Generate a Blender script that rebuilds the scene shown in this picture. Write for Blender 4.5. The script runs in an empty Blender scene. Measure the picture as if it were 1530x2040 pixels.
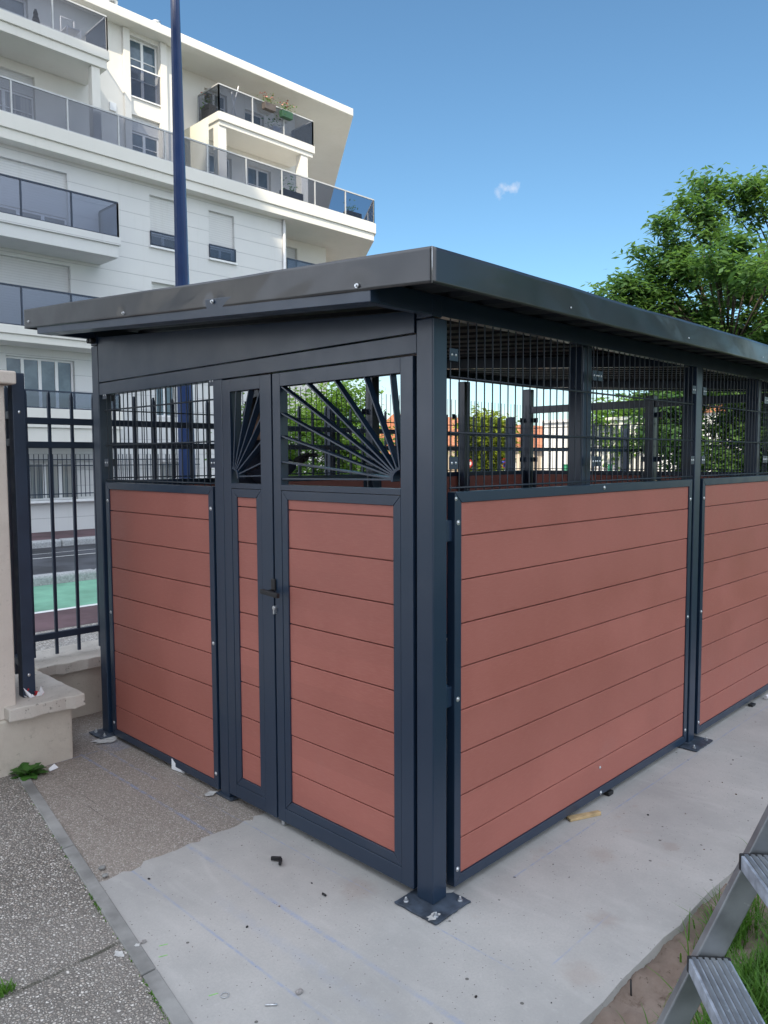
import bpy, bmesh, math, random
import numpy as np
from mathutils import Vector, Matrix
sc = bpy.context.scene
COL = sc.collection
random.seed(7); rng = np.random.default_rng(7)

# ------------------------------------------------------------------ camera, sky, sun, exposure
cd = bpy.data.cameras.new('camera'); cam = bpy.data.objects.new('camera', cd); COL.objects.link(cam)
cd.sensor_fit = 'VERTICAL'; cd.sensor_height = 36.0; cd.lens = 1533.1 / 2040 * 36.0
cd.clip_start = 0.05; cd.clip_end = 3000
R_ = Vector((0.70000832, -0.71412021, -0.00454731)); U_ = Vector((0.05288661, 0.0454893, 0.9975639)); F_ = Vector((0.71217369, 0.69854352, -0.06961028))
m = Matrix((R_, U_, -F_)).transposed().to_4x4(); m.translation = (-1.9965, -1.7235, 1.5958)
cam.matrix_world = m
sc.camera = cam
SUN_DIR = Vector((-1.47, -1.0, 1.64)).normalized()          # towards the sun
SUN_EL = math.asin(SUN_DIR.z); SUN_AZ = math.atan2(SUN_DIR.x, SUN_DIR.y)
world = bpy.data.worlds.new('World'); sc.world = world; world.use_nodes = True
wn = world.node_tree.nodes; wl = world.node_tree.links; wn.clear()
wo = wn.new('ShaderNodeOutputWorld'); bg = wn.new('ShaderNodeBackground'); bg.inputs[1].default_value = 0.15
sky = wn.new('ShaderNodeTexSky'); sky.sky_type = 'NISHITA'; sky.sun_disc = False
sky.sun_elevation = SUN_EL; sky.sun_rotation = SUN_AZ; sky.altitude = 50; sky.air_density = 1.0; sky.dust_density = 0.3; sky.ozone_density = 3.0
# clouds: low bank near the horizon and one small puff, fixed to directions of the sky
tcw = wn.new('ShaderNodeTexCoord')
def wmath(op, a, b=None, clamp=False):
    n = wn.new('ShaderNodeMath'); n.operation = op; n.use_clamp = clamp
    for i, v in enumerate((a, b)):
        if v is None: continue
        if hasattr(v, 'is_output'): wl.new(v, n.inputs[i])
        else: n.inputs[i].default_value = v
    return n.outputs[0]
def wvec(op, a, b):
    n = wn.new('ShaderNodeVectorMath'); n.operation = op
    for i, v in enumerate((a, b)):
        if hasattr(v, 'is_output'): wl.new(v, n.inputs[i])
        else: n.inputs[i].default_value = v
    return n
nz = wn.new('ShaderNodeTexNoise'); nz.inputs['Scale'].default_value = 5.0; nz.inputs['Detail'].default_value = 7; nz.inputs['Roughness'].default_value = .62
mpw = wn.new('ShaderNodeMapping'); mpw.inputs['Scale'].default_value = (1, 1, 3.2); wl.new(tcw.outputs['Generated'], mpw.inputs['Vector']); wl.new(mpw.outputs[0], nz.inputs['Vector'])
sepw = wn.new('ShaderNodeSeparateXYZ'); wl.new(tcw.outputs['Generated'], sepw.inputs[0])
low = wn.new('ShaderNodeMapRange'); low.interpolation_type = 'SMOOTHSTEP'; wl.new(sepw.outputs[2], low.inputs[0])
low.inputs[1].default_value = .20; low.inputs[2].default_value = .01; low.inputs[3].default_value = 0; low.inputs[4].default_value = 1
cb = wmath('MULTIPLY', wmath('MULTIPLY', wmath('SUBTRACT', nz.outputs[0], .40), 4.5, True), low.outputs[0], True)
PUFF = Vector((0.748, 0.554, 0.355)).normalized()
PUFF = (F_ + R_ * ((1012 - 765) / 1533.1) + U_ * ((1020 - 379) / 1533.1)).normalized()
dv = wvec('SUBTRACT', tcw.outputs['Generated'], PUFF)
dvs = wvec('MULTIPLY', dv.outputs[0], (1, 1, 2.0))
ln = wn.new('ShaderNodeVectorMath'); ln.operation = 'LENGTH'; wl.new(dvs.outputs[0], ln.inputs[0])
nz2 = wn.new('ShaderNodeTexNoise'); nz2.inputs['Scale'].default_value = 70; nz2.inputs['Detail'].default_value = 5; wl.new(tcw.outputs['Generated'], nz2.inputs['Vector'])
pf = wmath('SUBTRACT', 1.0, wmath('DIVIDE', ln.outputs['Value'], .021))
pf = wmath('MULTIPLY', wmath('ADD', pf, wmath('MULTIPLY', wmath('SUBTRACT', nz2.outputs[0], .58), 3.0)), 1.3, True)
pf = wmath('MULTIPLY', pf, 1.0, True)
fac = wmath('MULTIPLY', wmath('MAXIMUM', wmath('MULTIPLY', cb, .75), wmath('MULTIPLY', pf, .45)), 1.0, True)
tint = wn.new('ShaderNodeMix'); tint.data_type = 'RGBA'; tint.blend_type = 'MULTIPLY'; tint.inputs['Factor'].default_value = 1; wl.new(sky.outputs[0], tint.inputs['A']); tint.inputs['B'].default_value = (.78, 1.0, 1.0, 1)
mixw = wn.new('ShaderNodeMix'); mixw.data_type = 'RGBA'; wl.new(fac, mixw.inputs['Factor'])
wl.new(tint.outputs['Result'], mixw.inputs['A']); mixw.inputs['B'].default_value = (6.0, 5.8, 6.0, 1)
# bright broken cloud cover overhead and behind the photographer (the balcony glass mirrors it), out of view, widened and brightened for fill light
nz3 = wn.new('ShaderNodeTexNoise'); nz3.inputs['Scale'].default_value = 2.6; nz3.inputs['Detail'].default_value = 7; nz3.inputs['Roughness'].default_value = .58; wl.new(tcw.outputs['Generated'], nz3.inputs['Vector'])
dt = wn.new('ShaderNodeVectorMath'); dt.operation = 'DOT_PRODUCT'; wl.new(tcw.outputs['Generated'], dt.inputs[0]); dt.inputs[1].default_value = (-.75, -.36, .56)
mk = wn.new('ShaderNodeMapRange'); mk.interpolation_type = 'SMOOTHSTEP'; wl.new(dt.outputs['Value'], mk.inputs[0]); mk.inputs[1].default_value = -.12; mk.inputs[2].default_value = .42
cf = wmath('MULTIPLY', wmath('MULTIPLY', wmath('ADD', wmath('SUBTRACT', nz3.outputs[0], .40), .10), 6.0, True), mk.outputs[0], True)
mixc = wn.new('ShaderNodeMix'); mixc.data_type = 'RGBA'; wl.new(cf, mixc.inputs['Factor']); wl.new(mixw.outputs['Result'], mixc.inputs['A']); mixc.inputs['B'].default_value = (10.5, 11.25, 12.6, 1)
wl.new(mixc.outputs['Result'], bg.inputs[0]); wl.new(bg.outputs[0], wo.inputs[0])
sd = bpy.data.lights.new('sun', 'SUN'); sd.energy = 5.0; sd.angle = math.radians(0.5); sd.color = (1.0, .87, .66)
sun = bpy.data.objects.new('sun', sd); COL.objects.link(sun); sun.rotation_euler = SUN_DIR.to_track_quat('Z', 'Y').to_euler(); sun.location = (-20, -14, 60)
sc.view_settings.view_transform = 'Standard'; sc.view_settings.look = 'None'; sc.view_settings.gamma = 1; sc.view_settings.exposure = 0.25
sc.view_settings.use_curve_mapping = False
sc.cycles.max_bounces = 8; sc.cycles.transparent_max_bounces = 16; sc.cycles.use_denoising = True
sc.cycles.sample_clamp_indirect = 6

# ------------------------------------------------------------------ materials
def nt(name):
    mt = bpy.data.materials.new(name); mt.use_nodes = True
    t = mt.node_tree; t.nodes.clear()
    o = t.nodes.new('ShaderNodeOutputMaterial'); b = t.nodes.new('ShaderNodeBsdfPrincipled'); t.links.new(b.outputs[0], o.inputs[0])
    return mt, t, b
class G:                                                    # tiny node helper
    def __init__(s, t):
        s.t = t; s.N = t.nodes; s.L = t.links; s.tc = s.N.new('ShaderNodeTexCoord')
        g = s.N.new('ShaderNodeNewGeometry'); s.geo = g
        s.pos = g.outputs['Position']; s.ob = s.tc.outputs['Object']
    def put(s, sock, v):
        if hasattr(v, 'is_output'): s.L.new(v, sock)
        else: sock.default_value = v
    def m(s, op, a, b=0.0, clamp=False):
        n = s.N.new('ShaderNodeMath'); n.operation = op; n.use_clamp = clamp; s.put(n.inputs[0], a); s.put(n.inputs[1], b); return n.outputs[0]
    def noise(s, scale, detail=4, rough=.55, vec=None, out=0, dist=0):
        n = s.N.new('ShaderNodeTexNoise'); n.inputs['Scale'].default_value = scale; n.inputs['Detail'].default_value = detail; n.inputs['Roughness'].default_value = rough; n.inputs['Distortion'].default_value = dist
        s.L.new(vec or s.pos, n.inputs['Vector']); return n.outputs[out]
    def voro(s, scale, feature='F1', vec=None, rand=1):
        n = s.N.new('ShaderNodeTexVoronoi'); n.feature = feature; n.inputs['Scale'].default_value = scale; n.inputs['Randomness'].default_value = rand
        s.L.new(vec or s.pos, n.inputs['Vector']); return n
    def ramp(s, v, stops, interp='LINEAR'):
        n = s.N.new('ShaderNodeValToRGB'); n.color_ramp.interpolation = interp; e = n.color_ramp.elements
        while len(e) > 1: e.remove(e[-1])
        for i, (p, c) in enumerate(stops):
            el = e[0] if i == 0 else e.new(p)
            el.position = p; el.color = (*c, 1) if len(c) == 3 else c
        s.L.new(v, n.inputs[0]); return n.outputs[0]
    def mix(s, f, a, b, mode='MIX'):
        n = s.N.new('ShaderNodeMix'); n.data_type = 'RGBA'; n.blend_type = mode; s.put(n.inputs['Factor'], f)
        for k, v in (('A', a), ('B', b)):
            s.put(n.inputs[k], v if hasattr(v, 'is_output') else (*v, 1))
        return n.outputs['Result']
    def mr(s, v, a, b, c=0., d=1.):
        n = s.N.new('ShaderNodeMapRange'); n.interpolation_type = 'SMOOTHSTEP'; s.put(n.inputs[0], v)
        for i, x in enumerate((a, b, c, d)): n.inputs[i + 1].default_value = x
        return n.outputs[0]
    def bump(s, h, strength=.3, dist=.01, normal=None):
        n = s.N.new('ShaderNodeBump'); n.inputs['Strength'].default_value = strength; n.inputs['Distance'].default_value = dist; s.L.new(h, n.inputs['Height'])
        if normal is not None: s.L.new(normal, n.inputs['Normal'])
        return n.outputs[0]
    def xyz(s, vec=None):
        n = s.N.new('ShaderNodeSeparateXYZ'); s.L.new(vec or s.pos, n.inputs[0]); return n.outputs
    def scale(s, v):
        n = s.N.new('ShaderNodeMapping'); n.inputs['Scale'].default_value = v; s.L.new(s.pos, n.inputs[0]); return n.outputs[0]

def simple(name, col, rough=.6, metal=0., var=.12, vs=6., bump=.0, bs=60., bd=.002, spec=.5, vdet=4):
    mt, t, b = nt(name); g = G(t)
    n = g.noise(vs, vdet)
    c = g.mix(g.mr(n, .3, .7), tuple(max(0, x * (1 - var)) for x in col), tuple(min(1, x * (1 + var)) for x in col))
    t.links.new(c, b.inputs['Base Color'])
    b.inputs['Metallic'].default_value = metal; b.inputs['Specular IOR Level'].default_value = spec
    r = g.mr(g.noise(vs * 3, 3), .3, .7, max(.02, rough - .06), min(1, rough + .06)); t.links.new(r, b.inputs['Roughness'])
    if bump: t.links.new(g.bump(g.noise(bs, 3), bump, bd), b.inputs['Normal'])
    return mt
M = {}
def metal_paint(name, col, rough, wob, wscale, coat, cr):
    mt, t, b = nt(name); g = G(t)
    dust = g.mr(g.noise(3.0, 6, .65), .52, .8, 0, .10)
    c = g.mix(dust, col, (.16, .16, .16)); t.links.new(c, b.inputs['Base Color'])
    t.links.new(g.mr(g.noise(7, 4), .3, .7, rough - .05, rough + .07), b.inputs['Roughness'])
    b.inputs['Specular IOR Level'].default_value = .5; b.inputs['Coat Weight'].default_value = coat; b.inputs['Coat Roughness'].default_value = cr; b.inputs['Coat IOR'].default_value = 1.7
    t.links.new(g.bump(g.noise(wscale, 2, .4), wob, .02), b.inputs['Normal'])
    return mt
M['metal'] = metal_paint('anthracite_paint', (.012, .028, .058), .36, .05, 3, .26, .20)
M['sheet'] = metal_paint('anthracite_sheet', (.019, .020, .025), .34, .20, .9, .36, .06)
M['wire'] = simple('anthracite_wire', (.022, .032, .047), .45, var=.1)
M['underside'] = simple('dark_roof_sheet', (.018, .022, .030), .6)
M['plate'] = simple('scuffed_plate_paint', (.045, .06, .085), .5, var=.45, vs=18, bump=.3, bs=60)
M['fence'] = simple('fence_paint', (.018, .032, .060), .45, var=.12, vs=5, bump=.05, bs=120)
M['blue'] = simple('blue_lamp_paint', (.005, .025, .10), .35, var=.15, vs=1.5)
M['zinc'] = simple('zinc', (.62, .64, .66), .32, metal=.9, var=.1, vs=40)
M['black'] = simple('black_plastic', (.012, .012, .014), .5, var=.1)
M['pvc'] = simple('white_window_frame', (.78, .79, .80), .4, var=.03)
M['railgrey'] = simple('silver_rail', (.48, .49, .50), .4, var=.08)
M['hall'] = simple('pale_cladding', (.70, .71, .72), .7, var=.04, vs=.3)
M['beige'] = simple('beige_render', (.58, .50, .40), .85, var=.06, vs=.4)
M['brick'] = simple('orange_roof_tiles', (.42, .17, .09), .8, var=.25, vs=3)
M['skin'] = simple('skin', (.45, .26, .19), .55)
M['cement'] = simple('cement_powder', (.50, .50, .49), .95, var=.2, vs=40, bump=.3)
M['lime'] = simple('lime_spray_paint', (.25, .55, .16), .7, var=.3, vs=60)
M['paper'] = simple('white_paper', (.82, .83, .86), .7, var=.03)
M['wood'] = simple('raw_wood', (.50, .36, .19), .7, var=.2, vs=30)
M['chip'] = simple('pebble_grey', (.30, .28, .27), .8, var=.3, vs=60)
M['red'] = simple('sign_red', (.55, .02, .03), .4, var=.02)
M['signblue'] = simple('sign_blue', (.05, .06, .45), .4, var=.02)
M['white'] = simple('white_paint', (.80, .80, .80), .5, var=.05, vs=8)
M['green_paint'] = simple('green_post_paint', (.01, .16, .08), .5)
M['gold'] = simple('yellow_panel', (.75, .55, .05), .5)
M['terracotta'] = simple('dark_planter', (.10, .085, .08), .7)
M['greenpot'] = simple('green_planter', (.03, .09, .05), .6)
M['petal'] = simple('pink_petals', (.55, .22, .18), .6, var=.25, vs=20)
M['frost'] = simple('frosted_panel', (.70, .70, .62), .35, var=.05, vs=1)
def m_board():
    mt, t, b = nt('red_brown_composite_board'); g = G(t)
    x, y, z = g.xyz()
    st = g.N.new('ShaderNodeMapping'); st.inputs['Scale'].default_value = (3, 3, 60); g.L.new(g.pos, st.inputs[0])
    fine = g.noise(8, 5, .6, st.outputs[0]); big = g.noise(2.2, 5, .6)
    row = g.m('FLOOR', g.m('DIVIDE', g.m('SUBTRACT', z, .025), .16))
    wn_ = g.N.new('ShaderNodeTexWhiteNoise'); wn_.noise_dimensions = '1D'; g.L.new(row, wn_.inputs['W'])
    c = g.mix(g.mr(big, .3, .7), (.355, .112, .086), (.405, .135, .105))
    c = g.mix(g.m('MULTIPLY', g.mr(fine, .42, .75), .5), c, (.45, .185, .145))
    c = g.mix(g.m('MULTIPLY', wn_.outputs[0], .22), c, (.25, .085, .066))
    sm = g.mr(g.noise(1.3, 6, .7), .62, .78, 0, .12); c = g.mix(sm, c, (.42, .27, .25))
    sp = g.m('LESS_THAN', g.voro(130).outputs['Distance'], .06); c = g.mix(g.m('MULTIPLY', sp, .25), c, (.5, .4, .38))
    t.links.new(c, b.inputs['Base Color'])
    t.links.new(g.mr(big, .3, .7, .42, .6), b.inputs['Roughness'])
    t.links.new(g.bump(g.noise(40, 4, .6, st.outputs[0]), .12, .002), b.inputs['Normal'])
    return mt
M['board'] = m_board()
def aggregate(name, scale, cols, gap, bump, blend):
    mt, t, b = nt(name); g = G(t)
    wob = g.N.new('ShaderNodeMapping'); g.L.new(g.pos, wob.inputs[0]); wob.inputs['Scale'].default_value = (1, 1, .6)
    v = g.voro(scale, vec=wob.outputs[0]); e = g.voro(scale, 'DISTANCE_TO_EDGE', wob.outputs[0])
    rnd = g.xyz(v.outputs['Color'])[0]
    c = g.ramp(rnd, cols, 'CONSTANT')
    v2 = g.voro(scale * 2.3, vec=wob.outputs[0]); c2 = g.ramp(g.xyz(v2.outputs['Color'])[0], cols, 'CONSTANT')
    size = g.m('GREATER_THAN', g.xyz(v.outputs['Color'])[1], .72); c = g.mix(size, c, c2)
    edge = g.mr(g.m('ADD', e.outputs['Distance'], g.m('MULTIPLY', g.m('SUBTRACT', g.noise(scale * 2.5, 2), .5), .22)), .02, .24)
    c = g.mix(edge, gap, c)
    big = g.noise(1.1, 6, .6); c = g.mix(g.mr(big, .3, .75, 0, .45), c, blend)
    st = g.mr(g.noise(.55, 6, .7), .58, .74, 0, .35); c = g.mix(st, c, tuple(x * .55 for x in blend))
    t.links.new(c, b.inputs['Base Color']); b.inputs['Roughness'].default_value = .75; b.inputs['Specular IOR Level'].default_value = .3
    h = g.m('SUBTRACT', edge, g.m('MULTIPLY', v.outputs['Distance'], .6))
    t.links.new(g.bump(h, bump, .006), b.inputs['Normal'])
    return mt, t, b, g, c
def chalk(g, c, lines, col=(.235, .31, .50)):
    x, y, z = g.xyz(); n = g.noise(26, 5, .75); nb = g.noise(2.2, 3)
    wob = g.m('MULTIPLY', g.m('SUBTRACT', g.noise(.9, 2), .5), .012)
    tot = None
    for ax, pos, lo, hi, w, k in lines:
        a, bb = (x, y) if ax == 'x' else (y, x)
        d = g.m('ABSOLUTE', g.m('ADD', g.m('SUBTRACT', a, pos), wob))
        f = g.mr(d, w * .75, w * .1, 0, 1)
        f = g.m('MULTIPLY', f, g.m('MULTIPLY', g.mr(bb, lo, lo + .05), g.mr(bb, hi + .05, hi)))
        f = g.m('MULTIPLY', f, k)
        tot = f if tot is None else g.m('MAXIMUM', tot, f)
    tot = g.m('MULTIPLY', tot, g.m('MULTIPLY', g.mr(n, .34, .62, .08, 1), g.mr(nb, .33, .6, .3, 1)))
    return g.mix(tot, c, col)
def m_slab():
    mt, t, b = nt('fresh_concrete'); g = G(t); x, y, z = g.xyz()
    a = g.noise(1.6, 7, .65); c = g.mix(g.mr(a, .28, .72), (.35, .345, .335), (.475, .46, .44))
    f = g.noise(120, 4, .7); c = g.mix(g.mr(f, .35, .75, 0, .5), c, (.35, .345, .34))
    f2 = g.noise(45, 5, .7); c = g.mix(g.mr(f2, .55, .75, 0, .35), c, (.53, .525, .515))
    sp = g.voro(75); k = g.m('MULTIPLY', g.m('LESS_THAN', sp.outputs['Distance'], .16), g.m('GREATER_THAN', g.xyz(sp.outputs['Color'])[0], .80))
    c = g.mix(g.m('MULTIPLY', k, .75), c, (.10, .09, .085))
    sp2 = g.voro(22); k2 = g.m('MULTIPLY', g.m('LESS_THAN', sp2.outputs['Distance'], .13), g.m('GREATER_THAN', g.xyz(sp2.outputs['Color'])[1], .9))
    c = g.mix(g.m('MULTIPLY', k2, .8), c, (.07, .065, .06))
    tw = g.noise(7, 4, .6, g.scale((1, .25, 1)), dist=1.2); c = g.mix(g.mr(tw, .5, .75, 0, .28), c, (.55, .54, .52));
    st = g.noise(2.6, 6, .7, dist=.4); c = g.mix(g.mr(st, .62, .74, 0, .5), c, (.38, .30, .26))
    for (px, py, r) in ((.36, -.47, .07), (1.0, -.42, .06), (.05, -.56, .09), (.75, -.25, .08), (-.1, .28, .10)):
        dx = g.m('SUBTRACT', x, px); dy = g.m('SUBTRACT', y, py)
        d = g.m('SQRT', g.m('ADD', g.m('MULTIPLY', dx, dx), g.m('MULTIPLY', dy, dy)))
        d = g.m('ADD', d, g.m('MULTIPLY', g.m('SUBTRACT', g.noise(22, 5, .7), .5), .12))
        c = g.mix(g.mr(d, r, r * .2, 0, .32), c, (.31, .24, .20))
    c = chalk(g, c, [('x', -.37, -.75, 1.03, .020, .55), ('x', -.625, -.7, 1.02, .011, .6), ('x', -.085, .2, 1.03, .007, .65), ('y', -.09, .34, 3.6, .008, .7),
                     ('x', -.077, -.42, -.11, .008, .6), ('y', -.47, .0, .37, .007, .5), ('x', -.50, -.3, .6, .05, .16), ('x', -.60, -.7, -.1, .004, .3)])
    t.links.new(c, b.inputs['Base Color']); b.inputs['Roughness'].default_value = .85; b.inputs['Specular IOR Level'].default_value = .25
    h = g.m('ADD', g.m('MULTIPLY', f, .6), g.m('ADD', g.m('MULTIPLY', g.noise(18, 5), .8), g.m('MULTIPLY', k, -.5)))
    t.links.new(g.bump(h, .30, .004), b.inputs['Normal'])
    return mt
M['slab'] = m_slab()
GR = [(0, (.25, .225, .20)), (.14, (.42, .365, .315)), (.32, (.55, .50, .44)), (.48, (.33, .30, .27)), (.60, (.64, .60, .55)), (.76, (.46, .41, .365)), (.87, (.78, .74, .69))]
mt, t, b, g, c = aggregate('exposed_aggregate', 100, GR, (.13, .122, .112), .8, (.40, .37, .34))
jt = g.mr(g.m('ABSOLUTE', g.m('ADD', g.m('SUBTRACT', g.xyz()[1], .615), g.m('MULTIPLY', g.m('SUBTRACT', g.noise(6, 4), .5), .05))), .012, .004)
c = g.mix(g.m('MULTIPLY', g.m('MULTIPLY', jt, g.mr(g.noise(9, 4), .35, .6, .25, .9)), g.mr(g.xyz()[0], -.86, -.88)), c, (.085, .085, .065)); t.links.new(c, b.inputs['Base Color']); M['aggr'] = mt
GR2 = [(0, (.25, .225, .20)), (.2, (.37, .325, .285)), (.4, (.45, .41, .37)), (.6, (.30, .265, .235)), (.75, (.52, .48, .435)), (.9, (.58, .55, .52))]
mt, t, b, g, c = aggregate('old_aggregate', 130, GR2, (.23, .20, .175), .5, (.42, .37, .325))
c = chalk(g, c, [('x', -.24, 1.0, 2.3, .018, .75), ('x', -.12, 1.7, 2.35, .020, .5), ('x', -.045, 2.2, 2.6, .13, .6), ('y', 2.3, -.45, -.1, .012, .6), ('x', -.085, 1.0, 1.6, .008, .4)])
c = chalk(g, c, [('x', -.455, 1.62, 2.2, .005, .9), ('x', -.49, 1.36, 1.66, .004, .9)], (.07, .065, .06))
t.links.new(c, b.inputs['Base Color']); M['aggr_old'] = mt
mt, t, b, g, c = aggregate('street_aggregate', 40, GR, (.16, .15, .14), .3, (.33, .32, .32)); M['aggr_street'] = mt
M['edging'] = simple('concrete_edging', (.25, .248, .24), .85, var=.38, vs=4, bump=.5, bs=60, bd=.003, vdet=7)
def m_plaster(name, a, bcol, moss, mk):
    mt, t, b = nt(name); g = G(t)
    c = g.mix(g.mr(g.noise(2.5, 7, .65), .3, .7), a, bcol)
    c = g.mix(g.mr(g.noise(5.5, 8, .75), .55, .70, 0, mk), c, moss)
    c = g.mix(g.mr(g.noise(35, 6, .7), .60, .68, 0, mk), c, tuple(x * .5 for x in moss))
    t.links.new(c, b.inputs['Base Color']); b.inputs['Roughness'].default_value = .9; b.inputs['Specular IOR Level'].default_value = .2
    t.links.new(g.bump(g.m('ADD', g.noise(14, 6), g.noise(90, 4)), .35, .006), b.inputs['Normal']); return mt
M['plaster'] = m_plaster('beige_wall_plaster', (.46, .41, .35), (.57, .52, .45), (.25, .22, .18), .3)
M['pillar'] = m_plaster('pillar_render', (.60, .53, .47), (.66, .59, .525), (.40, .35, .31), .2)
M['coping'] = m_plaster('weathered_coping', (.50, .46, .41), (.62, .575, .52), (.16, .145, .125), .7)
M['soil'] = m_plaster('soil', (.17, .125, .10), (.29, .235, .20), (.09, .06, .045), .8)
M['turf'] = m_plaster('turf_soil', (.035, .05, .018), (.05, .075, .025), (.06, .045, .03), .5)
def m_facade(name, a, bcol, pitch, z0, k=.55):
    mt, t, b = nt(name); g = G(t); x, y, z = g.xyz()
    c = g.mix(g.mr(g.noise(.5, 6, .6), .3, .7), a, bcol)
    strk = g.noise(1.5, 6, .65, g.scale((3, 3, .25))); c = g.mix(g.mr(strk, .55, .8, 0, .26), c, (.44, .42, .38))
    if pitch:
        fr = g.m('FRACT', g.m('DIVIDE', g.m('SUBTRACT', z, z0), pitch)); ln_ = g.m('LESS_THAN', fr, .018 / pitch)
        c = g.mix(g.m('MULTIPLY', ln_, k), c, (.35, .36, .38)); t.links.new(g.bump(g.m('MULTIPLY', ln_, -1.0), .6, .02), b.inputs['Normal'])
    t.links.new(c, b.inputs['Base Color']); b.inputs['Roughness'].default_value = .75; b.inputs['Specular IOR Level'].default_value = .3; return mt
M['facade'] = m_facade('panelled_white_facade', (.625, .635, .64), (.67, .675, .67), .475, .33)
M['render'] = m_facade('cream_render', (.70, .685, .64), (.745, .73, .69), 0, 0)
M['shutter'] = m_facade('roller_shutter_slats', (.62, .63, .635), (.66, .67, .67), .075, 0, .22)
M['tower'] = m_facade('shade_tower_render', (.70, .62, .53), (.76, .68, .58), 2.8, 0)
M['street'] = simple('asphalt', (.062, .066, .078), .85, var=.4, vs=.9, vdet=9, bump=.2, bs=80)
M['gutter'] = simple('gutter_asphalt', (.05, .05, .058), .85, var=.2)
M['redpave'] = simple('red_brown_pavement', (.125, .075, .085), .85, var=.3, vs=1.1, vdet=9)
M['greenlane'] = simple('green_cycle_surface', (.18, .40, .285), .8, var=.22, vs=1.3, vdet=10)
M['kerb'] = simple('granite_kerb', (.40, .41, .42), .8, var=.2, vs=30)
M['ground'] = simple('distant_ground', (.20, .19, .17), .9, var=.2, vs=.05)
def m_alu():
    mt, t, b = nt('aluminium_ladder'); g = G(t)
    st = g.noise(9, 5, .6); c = g.mix(g.mr(st, .3, .7), (.25, .265, .285), (.36, .38, .40))
    c = g.mix(g.mr(g.noise(24, 6, .75), .62, .72, 0, .8), c, (.75, .76, .76))
    t.links.new(c, b.inputs['Base Color']); b.inputs['Metallic'].default_value = .75
    t.links.new(g.mr(st, .3, .7, .38, .55), b.inputs['Roughness']); t.links.new(g.bump(g.noise(200, 3), .1, .001), b.inputs['Normal']); return mt
M['alu'] = m_alu()
M['step'] = simple('scuffed_step_plastic', (.36, .40, .47), .55, metal=.3, var=.3, vs=30, vdet=7)
def m_glass(name, tint, f0, f1):
    mt = bpy.data.materials.new(name); mt.use_nodes = True; t = mt.node_tree; t.nodes.clear(); g = G(t)
    o = t.nodes.new('ShaderNodeOutputMaterial'); tr = t.nodes.new('ShaderNodeBsdfTransparent'); gb = t.nodes.new('ShaderNodeBsdfGlossy'); mx = t.nodes.new('ShaderNodeMixShader'); lw = t.nodes.new('ShaderNodeLayerWeight'); lw.inputs[0].default_value = .5
    tr.inputs[0].default_value = (*tint, 1); gb.inputs['Roughness'].default_value = .03
    f = g.m('ADD', f0, g.m('MULTIPLY', g.m('POWER', lw.outputs['Facing'], 3.0), f1))
    t.links.new(f, mx.inputs[0]); t.links.new(tr.outputs[0], mx.inputs[1]); t.links.new(gb.outputs[0], mx.inputs[2]); t.links.new(mx.outputs[0], o.inputs[0]); return mt
M['smoke'] = m_glass('smoked_glass', (.61, .63, .68), .04, .45)
M['smoke_dark'] = m_glass('dark_smoked_glass', (.50, .54, .62), .09, .6)
def m_pane():
    mt, t, b = nt('window_glass'); g = G(t)
    c = g.mix(g.mr(g.noise(1.8, 3), .35, .65), (.05, .085, .12), (.10, .15, .19)); oi = t.nodes.new('ShaderNodeObjectInfo'); cur = g.m('MULTIPLY', g.m('GREATER_THAN', oi.outputs['Random'], .62), g.mr(g.noise(1, 2, .5, g.scale((14, 14, .1))), .42, .55, .25, .9)); c = g.mix(cur, c, (.36, .37, .36)); t.links.new(c, b.inputs['Base Color'])
    b.inputs['Roughness'].default_value = .04; b.inputs['Specular IOR Level'].default_value = .8; return mt
M['pane'] = m_pane()
def m_leaf(name, a, bcol, tr):
    mt = bpy.data.materials.new(name); mt.use_nodes = True; t = mt.node_tree; t.nodes.clear(); g = G(t)
    o = t.nodes.new('ShaderNodeOutputMaterial'); d = t.nodes.new('ShaderNodeBsdfPrincipled'); tl = t.nodes.new('ShaderNodeBsdfTranslucent'); mx = t.nodes.new('ShaderNodeMixShader'); mx.inputs[0].default_value = tr
    f = g.m('ADD', g.m('MULTIPLY', g.geo.outputs['Random Per Island'], .6), g.m('MULTIPLY', g.mr(g.noise(1.2, 3), .35, .65), .4))
    c = g.mix(f, a, bcol); t.links.new(c, d.inputs['Base Color']); d.inputs['Roughness'].default_value = .5; d.inputs['Specular IOR Level'].default_value = .35
    c2 = g.mix(.5, c, (bcol[0] * 1.5, bcol[1] * 1.6, bcol[2] * .6)); t.links.new(c2, tl.inputs[0])
    t.links.new(d.outputs[0], mx.inputs[1]); t.links.new(tl.outputs[0], mx.inputs[2]); t.links.new(mx.outputs[0], o.inputs[0]); return mt
M['leaf'] = m_leaf('ash_leaves', (.050, .135, .062), (.135, .24, .075), .5)
M['leaf2'] = m_leaf('street_tree_leaves', (.07, .16, .03), (.17, .29, .06), .45)
M['leaf3'] = m_leaf('yellow_green_leaves', (.12, .18, .02), (.25, .30, .03), .4)
M['weed'] = m_leaf('weed_leaves', (.03, .11, .02), (.07, .18, .03), .25)
M['grass'] = m_leaf('grass_blades', (.045, .13, .02), (.13, .27, .045), .4)
M['bark'] = simple('bark', (.06, .05, .042), .9, var=.3, vs=12, bump=.5, bs=30, bd=.01)
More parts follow.
